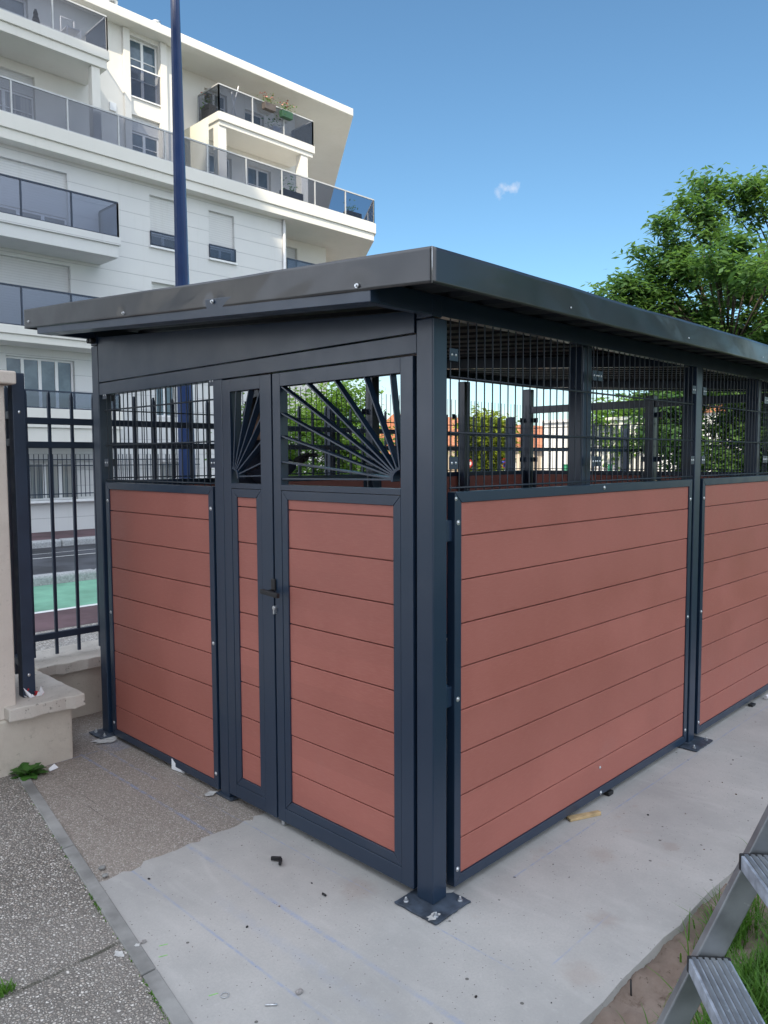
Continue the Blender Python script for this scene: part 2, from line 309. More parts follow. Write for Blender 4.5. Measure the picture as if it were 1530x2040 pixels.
def m_cloth():
    mt, t, b = nt('work_clothes'); g = G(t); z = g.xyz()[2]
    c = g.ramp(g.m('DIVIDE', z, 2.0), [(0, (.02, .02, .022)), (.05, (.012, .014, .022)), (.49, (.012, .014, .022)), (.50, (.012, .016, .035)), (.852, (.015, .02, .05)), (.853, (.42, .25, .18))], 'CONSTANT')
    t.links.new(c, b.inputs['Base Color']); b.inputs['Roughness'].default_value = .85; t.links.new(g.bump(g.noise(14, 4), .4, .02), b.inputs['Normal']); return mt
M['cloth'] = m_cloth()
M['glove'] = simple('dark_glove', (.02, .02, .023), .7, var=.3, vs=30)
M['hair'] = simple('dark_hair', (.015, .012, .01), .6)

# ------------------------------------------------------------------ mesh helpers
WL = {}
class MB:
    def __init__(s): s.bm = bmesh.new(); s.mats = []
    def mi(s, name):
        if name not in s.mats: s.mats.append(name)
        return s.mats.index(name)
    def faces(s, vs, fs, mat, smooth=False):
        i = s.mi(mat); V = [s.bm.verts.new(v) for v in vs]
        for f in fs:
            try: q = s.bm.faces.new([V[k] for k in f]); q.material_index = i; q.smooth = smooth
            except ValueError: pass
    def hexa(s, c, mat): s.faces(c, [(0, 3, 2, 1), (4, 5, 6, 7), (0, 1, 5, 4), (1, 2, 6, 5), (2, 3, 7, 6), (3, 0, 4, 7)], mat)
    def box(s, x0, x1, y0, y1, z0, z1, mat='metal', T=None):
        c = [(x0, y0, z0), (x1, y0, z0), (x1, y1, z0), (x0, y1, z0), (x0, y0, z1), (x1, y0, z1), (x1, y1, z1), (x0, y1, z1)]
        s.hexa([T(*p) for p in c] if T else c, mat)
    def prism(s, poly, d0, d1, mat, T):                     # polygon in (a, z), extruded in depth d
        n = len(poly); vs = [T(a, d0, z) for a, z in poly] + [T(a, d1, z) for a, z in poly]
        s.faces(vs, [tuple(range(n)), tuple(range(2 * n - 1, n - 1, -1))] + [(i, (i + 1) % n, n + (i + 1) % n, n + i) for i in range(n)], mat)
    def tube(s, p, q, r, mat='metal', n=8, r2=None, smooth=True, cap=True):
        p = Vector(p); q = Vector(q); d = (q - p)
        if d.length < 1e-6: return
        d.normalize(); a = d.orthogonal().normalized(); b = d.cross(a); r2 = r if r2 is None else r2
        vs = [p + (a * math.cos(2 * math.pi * i / n) + b * math.sin(2 * math.pi * i / n)) * r for i in range(n)] + [q + (a * math.cos(2 * math.pi * i / n) + b * math.sin(2 * math.pi * i / n)) * r2 for i in range(n)]
        i0 = s.mi(mat); V = [s.bm.verts.new(v) for v in vs]
        for i in range(n):
            f = s.bm.faces.new((V[i], V[(i + 1) % n], V[n + (i + 1) % n], V[n + i])); f.material_index = i0; f.smooth = smooth
        if cap:
            for ring in (V[:n][::-1], V[n:]): f = s.bm.faces.new(ring); f.material_index = i0
    def bar(s, p, q, w, h, mat='metal', up=(0, 0, 1)):     # rectangular bar between two points
        p = Vector(p); q = Vector(q); d = (q - p).normalized(); u = Vector(up); u = (u - d * u.dot(d)).normalized(); v = d.cross(u)
        c = [p - v * w / 2 - u * h / 2, p + v * w / 2 - u * h / 2, p + v * w / 2 + u * h / 2, p - v * w / 2 + u * h / 2]
        s.hexa(c + [x + (q - p) for x in c], mat)
    def dome(s, c, nrm, r, mat='zinc', n=10, flat=.55):
        c = Vector(c); d = Vector(nrm).normalized(); a = d.orthogonal().normalized(); b = d.cross(a); rings = []
        i0 = s.mi(mat)
        for k, (rr, hh) in enumerate(((1, 0), (.85, .5), (.45, .9))):
            rings.append([s.bm.verts.new(c + (a * math.cos(2 * math.pi * i / n) + b * math.sin(2 * math.pi * i / n)) * r * rr + d * r * flat * hh) for i in range(n)])
        for k in range(2):
            for i in range(n):
                f = s.bm.faces.new((rings[k][i], rings[k][(i + 1) % n], rings[k + 1][(i + 1) % n], rings[k + 1][i])); f.material_index = i0; f.smooth = True
        f = s.bm.faces.new(rings[2]); f.material_index = i0; f.smooth = True
    def build(s, name, parent=None, origin=None, bevel=0., recalc=True):
        if recalc: bmesh.ops.recalc_face_normals(s.bm, faces=s.bm.faces)
        o = WL[parent.name] if parent is not None else Vector(origin or (0, 0, 0))
        bmesh.ops.translate(s.bm, verts=s.bm.verts, vec=-o)
        me = bpy.data.meshes.new(name); s.bm.to_mesh(me); s.bm.free()
        for k in s.mats: me.materials.append(M[k])
        ob = bpy.data.objects.new(name, me); COL.objects.link(ob)
        if parent is not None: ob.parent = parent
        else: ob.location = o
        WL[ob.name] = o
        if bevel:
            bv = ob.modifiers.new('bevel', 'BEVEL'); bv.width = bevel; bv.segments = 2; bv.limit_method = 'ANGLE'; bv.angle_limit = math.radians(40); bv.harden_normals = False
        return ob
def tag(o, label, cat, group=None):
    o['label'] = label; o['category'] = cat
    if group: o['group'] = group
    return o
def thing(name, label, cat, loc, group=None):
    o = bpy.data.objects.new(name, None); COL.objects.link(o); o.location = loc; WL[o.name] = Vector(loc); o.empty_display_size = .2
    return tag(o, label, cat, group)
def structure(o, kind='structure'): o['kind'] = kind; return o
def copy_tree(o, parent=None, loc=None):
    c = o.copy(); COL.objects.link(c); c.parent = parent
    if loc is not None: c.location = loc
    for ch in list(o.children): copy_tree(ch, c)
    return c
def flat(name, pts, z, mat, kind='structure'):
    b = MB(); b.faces([(x, y, z) for x, y in pts], [tuple(range(len(pts)))], mat)
    o = b.build(name); return structure(o, kind)
def meshobj(name, V, Fq, mat, parent=None, origin=None):    # from numpy arrays
    o = WL[parent.name] if parent is not None else Vector(origin or (0, 0, 0))
    V = np.asarray(V, dtype=np.float32) - np.array(o, dtype=np.float32)
    me = bpy.data.meshes.new(name); me.from_pydata(V.tolist(), [], Fq.tolist() if hasattr(Fq, 'tolist') else Fq); me.materials.append(M[mat])
    ob = bpy.data.objects.new(name, me); COL.objects.link(ob); WL[ob.name] = o
    if parent is not None: ob.parent = parent
    else: ob.location = o
    return ob

# ------------------------------------------------------------------ ground and street (the yard is about 0.7 m above the street)
ZS = -.718
flat('ground', [(-600, -600), (600, -600), (600, 600), (-600, 600)], ZS - .03, 'ground')
def kx(y): return -.5945 - (2.264 - y) * .1655            # left side of the edging strip
b = MB()                                                   # pavement left of the edging strip
b.faces([(-30, -30, 0), (kx(-30), -30, 0), (kx(2.5), 2.5, 0), (-30, 2.5, 0)], [(0, 1, 2, 3)], 'aggr'); structure(b.build('pavement'))
b = MB()
for (ya, yb) in ((-3.0, .405), (.412, 1.357), (1.364, 2.29)):
    b.hexa([(kx(ya), ya, -.05), (kx(ya) + .05, ya, -.05), (kx(yb) + .05, yb, -.05), (kx(yb), yb, -.05), (kx(ya), ya, .005), (kx(ya) + .05, ya, .005), (kx(yb) + .05, yb, .005), (kx(yb), yb, .005)], 'edging')
structure(b.build('edging_strip', bevel=.004))
edge = []; rr = random.Random(3); x = -.725
while x < .02: edge.append((x, 1.02 + rr.uniform(-.018, .018))); x += rr.uniform(.02, .05)
edge += [(.25, 1.02), (5.2, 1.02)]
b = MB()
n = len(edge)
b.faces([(kx(2.5) + .045, 2.5, -.004), (kx(1.02) + .045, 1.02, -.004)] + [(x, y - .03, -.004) for x, y in edge] + [(5.2, 3.0, -.004), (kx(2.5), 3.0, -.004)], [tuple(range(n + 4))], 'aggr_old'); structure(b.build('old_pavement'))
sl = [(kx(1.02) + .047, 1.02)] + edge + [(5.2, -.655)]
xx = 5.2; rr = random.Random(5)
while xx > -.7: xx -= rr.uniform(.08, .2); sl.append((xx, -.668 + rr.uniform(-.006, .006) + (.01 if xx > 1 else 0)))
sl += [(kx(-.67) + .047, -.67)]
b = MB(); n = len(sl); b.faces([(x, y, 0) for x, y in sl] + [(x, y, -.09) for x, y in sl], [tuple(range(n))] + [(i, (i + 1) % n, n + (i + 1) % n, n + i) for i in range(n)], 'slab'); structure(b.build('concrete_slab'))
# soil strip and lawn, uneven
def patch(name, x0, x1, y0, y1, nx, ny, zf, mat):
    xs = np.linspace(x0, x1, nx); ys = np.linspace(y0, y1, ny); V = [(x, y, zf(x, y)) for y in ys for x in xs]
    Fq = [(j * nx + i, j * nx + i + 1, (j + 1) * nx + i + 1, (j + 1) * nx + i) for j in range(ny - 1) for i in range(nx - 1)]
    o = meshobj(name, V, Fq, mat); structure(o)
    for p in o.data.polygons: p.use_smooth = True
def zs(x, y): return -.028 + .012 * math.sin(x * 19 + y * 31) * math.sin(y * 23 - x * 7) + .010 * math.sin(x * 61) * math.sin(y * 57)
patch('soil_strip', -.95, 6, -1.02, -.655, 240, 16, zs, 'soil')
patch('lawn_ground', -1.3, 12, -9, -1.0, 60, 40, lambda x, y: -.042 + .01 * math.sin(x * 3 + y * 5), 'turf')
flat('yard_ground', [(5.2, -30), (60, -30), (60, 2.93), (5.2, 2.93)], -.062, 'turf')
# street, one strip after the other
def strip(name, y0, y1, z, mat): return flat(name, [(-60, y0), (160, y0), (160, y1), (-60, y1)], z, mat)
strip('street_pavement', 3.25, 8.77, ZS, 'aggr_street')
strip('red_pavement', 8.77, 10.02, ZS + .004, 'redpave')
strip('white_lane_line', 10.02, 10.15, ZS + .008, 'white')
strip('cycle_lane', 10.15, 12.66, ZS + .004, 'greenlane')
strip('road', 12.8, 18.3, ZS, 'street')
strip('gutter', 18.3, 18.82, ZS + .004, 'gutter')
strip('road_line', 16.62, 16.70, ZS + .005, 'white'); strip('road_line', 17.48, 17.53, ZS + .005, 'white')
def kerbs(name, y0, y1, z1, L, xs):
    b = MB()
    for k in range(xs): b.box(-20 + k * L + .008, -20 + (k + 1) * L - .008, y0, y1, ZS - .1, z1, 'kerb')
    structure(b.build(name, bevel=.05))
kerbs('kerb', 12.62, 12.88, ZS + .185, 1.9, 60); kerbs('far_kerb', 18.78, 19.12, ZS + .185, 1.9, 60)
strip('far_pavement', 19.1, 24, ZS + .18, 'redpave')
b = MB(); b.box(1.25, 1.75, 5.2, 6.1, ZS - .05, ZS + .012, 'edging'); structure(b.build('pavement_cover', bevel=.004))

# ------------------------------------------------------------------ low wall, pillar, fence
def rough_slab(b, x0, x1, y0, y1, z0, z1, mat, seed):
    r = random.Random(seed)
    nx = max(2, int((x1 - x0) / .05)); ny = max(2, int((y1 - y0) / .05)); j = lambda k=.006: r.uniform(-k, k)
    top = [[(x0 + (x1 - x0) * i / nx + (j() if 0 < i < nx else j(.004)), y0 + (y1 - y0) * k / ny + j(.006), z1 + j(.003)) for i in range(nx + 1)] for k in range(ny + 1)]
    bot = [[(p[0] + j(.004), p[1] + j(.005), z0 + j(.006)) for p in row] for row in top]
    vs = [p for row in top for p in row] + [p for row in bot for p in row]; N = (nx + 1) * (ny + 1); W = nx + 1; fs = []
    for k in range(ny):
        for i in range(nx): fs += [(k * W + i, k * W + i + 1, (k + 1) * W + i + 1, (k + 1) * W + i), (N + k * W + i, N + (k + 1) * W + i, N + (k + 1) * W + i + 1, N + k * W + i + 1)]
    for i in range(nx): fs += [(i, N + i, N + i + 1, i + 1), (ny * W + i, ny * W + i + 1, N + ny * W + i + 1, N + ny * W + i)]
    for k in range(ny): fs += [(k * W, (k + 1) * W, N + (k + 1) * W, N + k * W), (k * W + nx, N + k * W + nx, N + (k + 1) * W + nx, (k + 1) * W + nx)]
    b.faces(vs, fs, mat)
w = thing('low_wall', 'low beige plastered wall with lichen-spotted coping carrying the dark bar fence', 'wall', (-.28, 2.95, 0))
b = MB(); b.box(-6.0, -.285, 2.30, 2.93, ZS, .285, 'plaster'); b.box(-.6, 14, 2.93, 3.25, ZS, .30, 'plaster'); b.build('wall_body', w, bevel=.012)
b = MB(); rough_slab(b, -.625, -.235, 2.245, 2.90, .285, .352, 'coping', 2); b.build('coping', w, bevel=.006)
b = MB(); rough_slab(b, -.24, 9.0, 2.87, 3.31, .302, .368, 'coping', 4); b.build('coping', w, bevel=.006)
p = thing('gate_pillar', 'tall beige rendered pillar with a flat cap at the left edge', 'pillar', (-.83, 2.58, .2855))
b = MB(); b.box(-1.10, -.565, 2.312, 2.85, .2855, 1.968, 'pillar'); b.build('shaft', p, bevel=.008)
b = MB(); b.box(-1.15, -.522, 2.265, 2.90, 1.970, 2.034, 'pillar'); b.build('cap', p, bevel=.008)
def spike(b, x, y, z0, z1, s=.0084):
    b.box(x - s, x + s, y - s, y + s, z0, z1 - .03, 'fence')
    c = [(x - s, y - s, z1 - .0301), (x + s, y - s, z1 - .0301), (x + s, y + s, z1 - .0301), (x - s, y + s, z1 - .0301)]
    b.faces(c + [(x - s * .4, y - s, z1), (x + s * .4, y - s, z1), (x + s * .4, y + s, z1), (x - s * .4, y + s, z1)], [(0, 1, 5, 4), (1, 2, 6, 5), (2, 3, 7, 6), (3, 0, 4, 7), (4, 5, 6, 7)], 'fence')
f = thing('metal_fence', 'dark blue-grey fence of upright bars on the low wall behind the shelter', 'fence', (-.3, 3.06, .366))
for z in (1.687, 1.832, .505):
    b = MB(); b.box(-.34, 9.6, 3.045, 3.080, z - .02, z + .02, 'fence'); b.build('rail', f, bevel=.002)
for k in range(70):
    b = MB(); spike(b, -.185 + k * .1405, 3.0625, .385, 2.012); b.build('bar', f)
for x in (2.3, 4.9, 7.5):
    b = MB(); b.box(x - .03, x + .03, 3.085, 3.145, .368, 2.03, 'fence'); b.build('post', f)
f = thing('corner_fence', 'short fence return with a square post standing on the wall end beside the pillar', 'fence', (-.47, 2.42, .352))
b = MB(); b.box(-.502, -.438, 2.388, 2.452, .354, 2.04, 'fence'); b.build('post', f, bevel=.004)
for z in (.505, 1.69, 1.835):
    b = MB(); b.bar((-.462, 2.455, z), (-.372, 3.043, z), .034, .038, 'fence'); b.build('rail', f, bevel=.002)
for k in range(4):
    tt = (k + .7) / 4.4; b = MB(); spike(b, -.462 + .09 * tt, 2.455 + .59 * tt, .41, 2.0, .0075); b.build('bar', f)
b = MB(); b.dome((-.47, 2.3875, 1.84), (0, -1, 0), .009); b.dome((-.47, 2.3875, .47), (0, -1, 0), .009); b.build('bolt', f)
# red and white tape at the fence foot
b = MB(); r = random.Random(9)
for k in range(9):
    x = -.435 + r.uniform(-.07, .03); y = 2.375 + r.uniform(-.02, .03); a = r.uniform(0, 6.3); L = r.uniform(.02, .05); z = .356
    b.faces([(x, y, z), (x + L * math.cos(a), y + L * math.sin(a) * .5, z + r.uniform(.0, .05)), (x + L * math.cos(a + .4), y + .5 * L * math.sin(a + .4), z + r.uniform(.01, .06)), (x + .012, y + .004, z + .012)], [(0, 1, 2, 3)], 'red' if k % 3 == 0 else 'paper')
tag(b.build('barrier_tape', origin=(-.43, 2.37, .354), recalc=False), 'crumpled scrap of red and white tape at the foot of the fence post', 'tape')
# blue street lamp
lp = thing('street_lamp', 'tall blue fluted lamp post rising behind the shelter roof', 'lamp post', (3.0, 6.5, ZS))
b = MB(); N = 16; prof = [(.02, .125), (.9, .125), (.95, .10), (2.3, .099), (4.4, .082), (7.7, .052), (9.6, .045)]
rings = []
for h, rad in prof: rings.append([b.bm.verts.new((3.0 - .004 * h + rad * (1.0 if i % 2 else .90) * math.cos(2 * math.pi * i / N), 6.5 + rad * (1.0 if i % 2 else .90) * math.sin(2 * math.pi * i / N), ZS + h)) for i in range(N)])
b.mi('blue')
for k in range(len(rings) - 1):
    for i in range(N): b.bm.faces.new((rings[k][i], rings[k][(i + 1) % N], rings[k + 1][(i + 1) % N], rings[k + 1][i]))
b.build('pole', lp)
b = MB(); b.box(2.8, 3.2, 6.3, 6.7, ZS, ZS + .02, 'blue'); b.build('base_plate', lp)
b = MB(); b.tube((2.96, 6.5, ZS + 9.6), (2.96, 7.6, ZS + 9.9), .035, 'blue'); b.box(2.84, 3.08, 7.5, 8.2, ZS + 9.86, ZS + 9.96, 'blue'); b.build('lamp_head', lp)

# ------------------------------------------------------------------ the shelter
sh = thing('waste_shelter', 'anthracite metal shelter with red-brown board panels, mesh upper walls and sunburst doors', 'shelter', (2.2, 1.28, 0))
W, LEN, PW = 2.56, 4.37, .076
Tf = lambda a, d, z: (-d, a, z)
Tn = lambda a, d, z: (a, -d, z)
Tb = lambda a, d, z: (a, W + d, z)
Te = lambda a, d, z: (LEN + d, a, z)
def vec(T, d=(0, 1, 0)): return Vector(T(*d)) - Vector(T(0, 0, 0))
def frame(b, T, a0, a1, z0, z1, w, d0, d1, mat='metal', g=.0008):
    b.prism([(a0, z0), (a1, z0), (a1 - w - g, z0 + w - g), (a0 + w + g, z0 + w - g)], d0, d1, mat, T)
    b.prism([(a0, z1), (a1, z1), (a1 - w - g, z1 - w + g), (a0 + w + g, z1 - w + g)], d0, d1, mat, T)
    b.prism([(a0, z0 + g), (a0 + w - g, z0 + w + g), (a0 + w - g, z1 - w - g), (a0, z1 - g)], d0, d1, mat, T)
    b.prism([(a1, z0 + g), (a1 - w + g, z0 + w + g), (a1 - w + g, z1 - w - g), (a1, z1 - g)], d0, d1, mat, T)
def boards(T, a0, a1, z0, z1, d, parent, zref=.0255, pitch=.16):
    b = MB(); b.box(a0, a1, d - .030, d - .0165, z0, z1, 'board', T)
    ks = int(math.floor((z0 - zref) / pitch)); z = zref + ks * pitch
    while z < z1:
        za, zb = max(z0, z + .0022), min(z1, z + pitch - .0022)
        if zb - za > .004: b.box(a0, a1, d - .016, d + random.uniform(-.0008, .0008), za, zb, 'board', T)
        z += pitch
    return b.build('board_infill', parent, bevel=.0018)
def bolt(T, a, d, z, parent, r=.0075):
    b = MB(); c = Vector(T(a, d, z)); b.tube(c, c + vec(T) * .0016, r * 1.25, 'zinc', 12); b.dome(c + vec(T) * .0016, vec(T), r * .95); b.build('bolt', parent)
def panel(T, a0, a1, z0, z1, d, bolts=True, seen=True):
    b = MB(); frame(b, T, a0, a1, z0, z1, .0385, d - .036, d)
    p = b.build('board_panel', sh, bevel=.0016)
    boards(T, a0 + .0385, a1 - .0385, z0 + .0385, z1 - .0385, d - .006, p, zref=z1 - .038 - .12 - 9 * .16)
    if bolts:
        for a in (a0 + .018, a1 - .022):
            for z in (.093, .729, 1.368): bolt(T, a, d, z + random.uniform(-.004, .004), p)
    return p
def mesh(T, a0, a1, z0, z1, d, clips=True):
    b = MB(); na = int(round((a1 - a0) / .05)); zz = [z0 + k * .1945 for k in range(int((z1 - z0) / .1945) + 1)]
    for k in range(na + 1):
        a = a0 + (a1 - a0) * k / na; b.tube(T(a, d, z0 - .012), T(a, d, z1 + .028), .0028, 'wire', 6, cap=False)
    for z in zz: b.tube(T(a0 - .012, d + .0055, z), T(a1 + .012, d + .0055, z), .0040, 'wire', 6)
    o = b.build('mesh_panel', sh)
    if clips:
        for a in (a0 + .004, a1 - .004):
            for z in (1.578, 1.955):
                c = MB(); c.box(a - .024, a + .024, d + .0105, d + .0135, z - .022, z + .022, 'metal', T)
                for da in (-.011, .011): c.dome(T(a + da, d + .0137, z), vec(T), .0055)
                c.build('mesh_clip', o, bevel=.001)
    return o
def post(x0, y0, z1, plate=True, d=PW, big=.02, ext=(.078, .078, .04, .04)):
    b = MB(); b.box(x0, x0 + d, y0, y0 + d, .008, z1, 'metal'); o = b.build('post', sh, bevel=.004)
    if plate:
        l, fr, rgt, bk = ext
        b = MB(); r = random.Random(int(x0 * 100 + y0 * 10)); n = 12; c = [(x0 - l, y0 - fr), (x0 + d + rgt, y0 - fr), (x0 + d + rgt, y0 + d + bk), (x0 - l, y0 + d + bk)]; pts = []
        for i in range(4):
            (ax, ay), (bx, by) = c[i], c[(i + 1) % 4]
            for k in range(n): t = k / n; pts.append((ax + (bx - ax) * t + r.uniform(-.0028, .0028), ay + (by - ay) * t + r.uniform(-.0028, .0028)))
        q = len(pts); b.faces([(x, y, .002) for x, y in pts] + [(x, y, .0095) for x, y in pts], [tuple(range(q - 1, -1, -1)), tuple(range(q, 2 * q))] + [(i, (i + 1) % q, q + (i + 1) % q, q + i) for i in range(q)], 'plate')
        pl = b.build('base_plate', o, bevel=.0015)
        for bx, by in ((x0 - l + .035, y0 - fr + .028), (x0 + d + rgt - .025, y0 - fr + .028), (x0 - l + .03, y0 + d + bk - .03)):
            b = MB(); b.tube((bx, by, .0096), (bx, by, .0115), .0105, 'zinc', 14, smooth=False); b.tube((bx, by, .0116), (bx, by, .0185), .0078, 'zinc', 6, smooth=False); b.tube((bx, by, .0186), (bx, by, .026), .0042, 'zinc', 8); b.build('anchor_bolt', o)
    return o
RZ = lambda y: 2.1147 + .0759 * y                          # underside of the roof edge
# posts: corners, middle, half bays set back behind the panels
post(0, 0, 2.07); post(0, W - PW, 2.235, ext=(.07, .05, .03, .03))
b = MB(); b.box(-.012, PW, 1.262, 1.333, .006, 1.958, 'metal', lambda x, y, z: (x + .012, y, z)); o = b.build('post', sh, bevel=.004)
b = MB(); b.box(-.01, .15, 1.235, 1.36, .0, .008, 'plate'); b.build('base_plate', o, bevel=.0015)
post(2.172, 0, 2.08, ext=(.09, .082, .06, .03)); post(LEN - PW, 0, 2.08, ext=(.05, .08, .08, .03))
post(2.172, W - PW, 2.25, False); post(LEN - PW, W - PW, 2.25, False); post(LEN - PW, 1.24, 2.12, False)
for x in (1.07, 3.24):
    post(x, .048, 2.085, False); post(x, W - .048 - PW, 2.25, False)
# blanking brackets on the post tops with their black clamp screws
for y0, z0 in ((.002, 2.073), (W - PW + .002, 2.238)):
    b = MB(); b.box(-.001, .05, y0, y0 + PW - .004, z0, z0 + .062, 'metal')
    for k in (0, 1): b.tube((-.001, y0 + .02 + .034 * k, z0 + .024), (-.030 if y0 > 1 else -.008, y0 + .02 + .034 * k, z0 + .024), .014, 'black', 10)
    b.build('post_bracket', sh, bevel=.002)
# board panels and mesh
panel(Tf, 1.352, 2.432, .018, 1.468, .0)
pn = panel(Tn, .117, 2.140, .027, 1.475, .002); bolt(Tn, 1.18, .002, 1.459, pn); bolt(Tn, 1.19, .002, .040, pn); bolt(Tn, 1.19, -.004, .158, pn, .006); bolt(Tn, .122, .002, 1.452, pn, .006)
b = MB()
for z in (1.30, .70): b = MB(); b.box(.076, .13, -.012, -.05, z, z + .075, 'metal', Tn); b.build('mounting_lug', pn, bevel=.002)
panel(Tn, 2.281, 4.285, .027, 1.475, .002)
panel(Tb, .09, 2.15, .03, 1.475, 0, False); panel(Tb, 2.27, 4.28, .03, 1.475, 0, False)
panel(Te, .09, 1.22, .03, 1.475, 0, False); panel(Te, 1.33, 2.47, .03, 1.475, 0, False)
mesh(Tf, 1.352, 2.432, 1.482, 1.955, -.022)
mesh(Tn, .112, 1.10, 1.490, 2.072, -.016); mesh(Tn, 1.13, 2.150, 1.490, 2.072, -.016); mesh(Tn, 2.285, 3.26, 1.490, 2.072, -.016); mesh(Tn, 3.29, 4.27, 1.490, 2.072, -.016)
for a0, a1 in ((.10, 1.07), (1.12, 2.15), (2.28, 3.24), (3.31, 4.27)): mesh(Tb, a0, a1, 1.490, 2.072, -.02)
for a0, a1 in ((.10, 1.22), (1.34, 2.46)): mesh(Te, a0, a1, 1.490, 2.01, -.02)
b = MB(); b.box(.076, W - PW, -.06, -.005, 2.02, 2.085, 'metal', Te); b.build('end_rail', sh, bevel=.002)
b = MB(); b.box(PW + .002, W - PW - .002, -.06, -.004, 1.958, 2.023, 'metal', Tf); b.build('header_beam', sh, bevel=.002)
b = MB(); b.prism([(PW + .010, 2.028), (2.476, 2.028), (2.476, 2.279), (PW + .010, 2.102)], -.05, -.001, 'metal', Tf); b.build('header_panel', sh, bevel=.0015)
# doors
def leaf(a0, a1, o0, o1, hub, ends, name):
    D0, D1 = -.042, 0.
    b = MB()
    b.box(a0, o0, D0, D1, .030, 1.951, 'metal', Tf); b.box(o1, a1, D0, D1, .030, 1.951, 'metal', Tf)
    b.box(o0, o1, D0, D1, 1.896, 1.951, 'metal', Tf); b.box(o0, o1, D0, D1, 1.464, 1.487, 'metal', Tf); b.box(o0, o1, D0, D1, .030, .091, 'metal', Tf)
    d = b.build('door', sh, bevel=.0014)
    b = MB(); frame(b, Tf, o0 + .0018, o1 - .0018, .0928, 1.4622, .0375, D0 + .004, D1 - .0015); b.build('panel_frame', d, bevel=.0012)
    boards(Tf, o0 + .038, o1 - .038, .130, 1.425, -.008, d, zref=1.383 - 9 * .16)
    b = MB(); ha, hz = hub
    for (ea, ez) in ends:
        v = Vector((ea - ha, ez - hz)); v.normalize(); s = Vector((ha, hz)) + v * .041
        b.bar(Tf(s.x, -.020, s.y), Tf(ea, -.020, ez), .0066, .030, 'metal', up=(1, 0, 0))
    lo, hi = (-math.pi * .06, math.pi / 2) if hub[0] < .5 else (math.pi / 2, math.pi * 1.06)
    for k in range(18):
        t0 = lo + (hi - lo) * k / 18; t1 = lo + (hi - lo) * (k + 1) / 18
        P = lambda rr, t: (ha + rr * math.cos(t), hz + rr * math.sin(t))
        b.prism([P(.034, t0), P(.045, t0), P(.045, t1), P(.034, t1)], -.040, -.0015, 'metal', Tf)
    b.build('sunburst_grille', d, bevel=.0008)
    return d
E1 = [(.838, 1.896), (.673, 1.896), (.507, 1.896), (.341, 1.896), (.206, 1.896), (.838, 1.785), (.838, 1.690), (.838, 1.583), (.838, 1.512)]
E1h = (.157, 1.519)
dr = leaf(.092, .888, .152, .838, E1h, E1, 'large')
dl = leaf(.899, 1.259, .977, 1.200, (1.192, 1.516), [(1.159, 1.896), (1.063, 1.896), (.977, 1.896), (.977, 1.772), (.977, 1.671), (.977, 1.579), (.977, 1.523)], 'small')
b = MB(); b.box(.879, .905, .0, .010, 1.035, 1.085, 'black', Tf); b.tube(Tf(.890, .01, 1.032), Tf(.890, .052, 1.032), .010, 'black', 12)
b.bar(Tf(.915, .052, 1.036), Tf(.795, .056, 1.030), .017, .020, 'black'); b.build('handle', dr, bevel=.003)
b = MB(); b.tube(Tf(.884, -.001, .962), Tf(.884, .014, .962), .0085, 'zinc', 14); b.box(.880, .888, -.001, .014, .935, .956, 'zinc', Tf); b.build('lock', dr, bevel=.001)
b = MB(); b.box(.862, .882, -.03, -.012, .004, .0299, 'zinc', Tf); b.build('drop_bolt', dr, bevel=.001)
b = MB()
for z in (.20, 1.0, 1.80): b.tube(Tf(1.2605, -.03, z), Tf(1.2605, -.03, z + .08), .009, 'metal', 8)
b.build('hinge', dl)
# roof: frame, rafters, ribbed sheet, folded edge trim
X0, X1, Y0, Y1 = -.30, LEN + .30, -.256, 2.725
b = MB()
def sl_box(x0, x1, y0, y1, h0, h1, mat='metal'):           # box following the slope
    f0, f1 = .0759 * y0, .0759 * y1
    b.hexa([(x0, y0, h0 + f0), (x1, y0, h0 + f0), (x1, y1, h0 + f1), (x0, y1, h0 + f1), (x0, y0, h1 + f0), (x1, y0, h1 + f0), (x1, y1, h1 + f1), (x0, y1, h1 + f1)], mat)
sl_box(-.295, -.255, 0, 2.566, 2.080, 2.150); sl_box(-.254, -.215, 0, 2.566, 2.080, 2.086); ro = b.build('front_channel', sh, bevel=.002)
b = MB(); sl_box(-.293, LEN + .29, .004, .05, 2.079, 2.148); b.build('roof_beam', sh, bevel=.002)
b = MB(); sl_box(-.293, LEN + .29, 2.515, 2.562, 2.081, 2.148); b.build('roof_beam', sh, bevel=.002)
for x in (2.17, LEN - .07, LEN + .25): b = MB(); sl_box(x, x + .06, .052, 2.513, 2.082, 2.147); b.build('rafter', sh, bevel=.002)
b = MB(); prof = []; x = X0 + .02
while x < X1 - .2: prof += [(x, 0), (x + .10, 0), (x + .125, .032), (x + .165, .032)]; x += .19
prof.append((X1 - .02, 0)); n = len(prof); vs = []
for y in (Y0 + .02, Y1 - .01):
    for t in (0, .0012): vs += [(px, y, 2.1505 + .0759 * y + h + t) for px, h in prof]
fs = []
for i in range(n - 1): fs += [(i, i + 1, 2 * n + i + 1, 2 * n + i), (n + i, 3 * n + i, 3 * n + i + 1, n + i + 1), (i, n + i, n + i + 1, i + 1), (2 * n + i, 2 * n + i + 1, 3 * n + i + 1, 3 * n + i)]
b.faces(vs, fs, 'underside'); b.build('ribbed_roof_sheet', sh, recalc=True)
TH = .1035
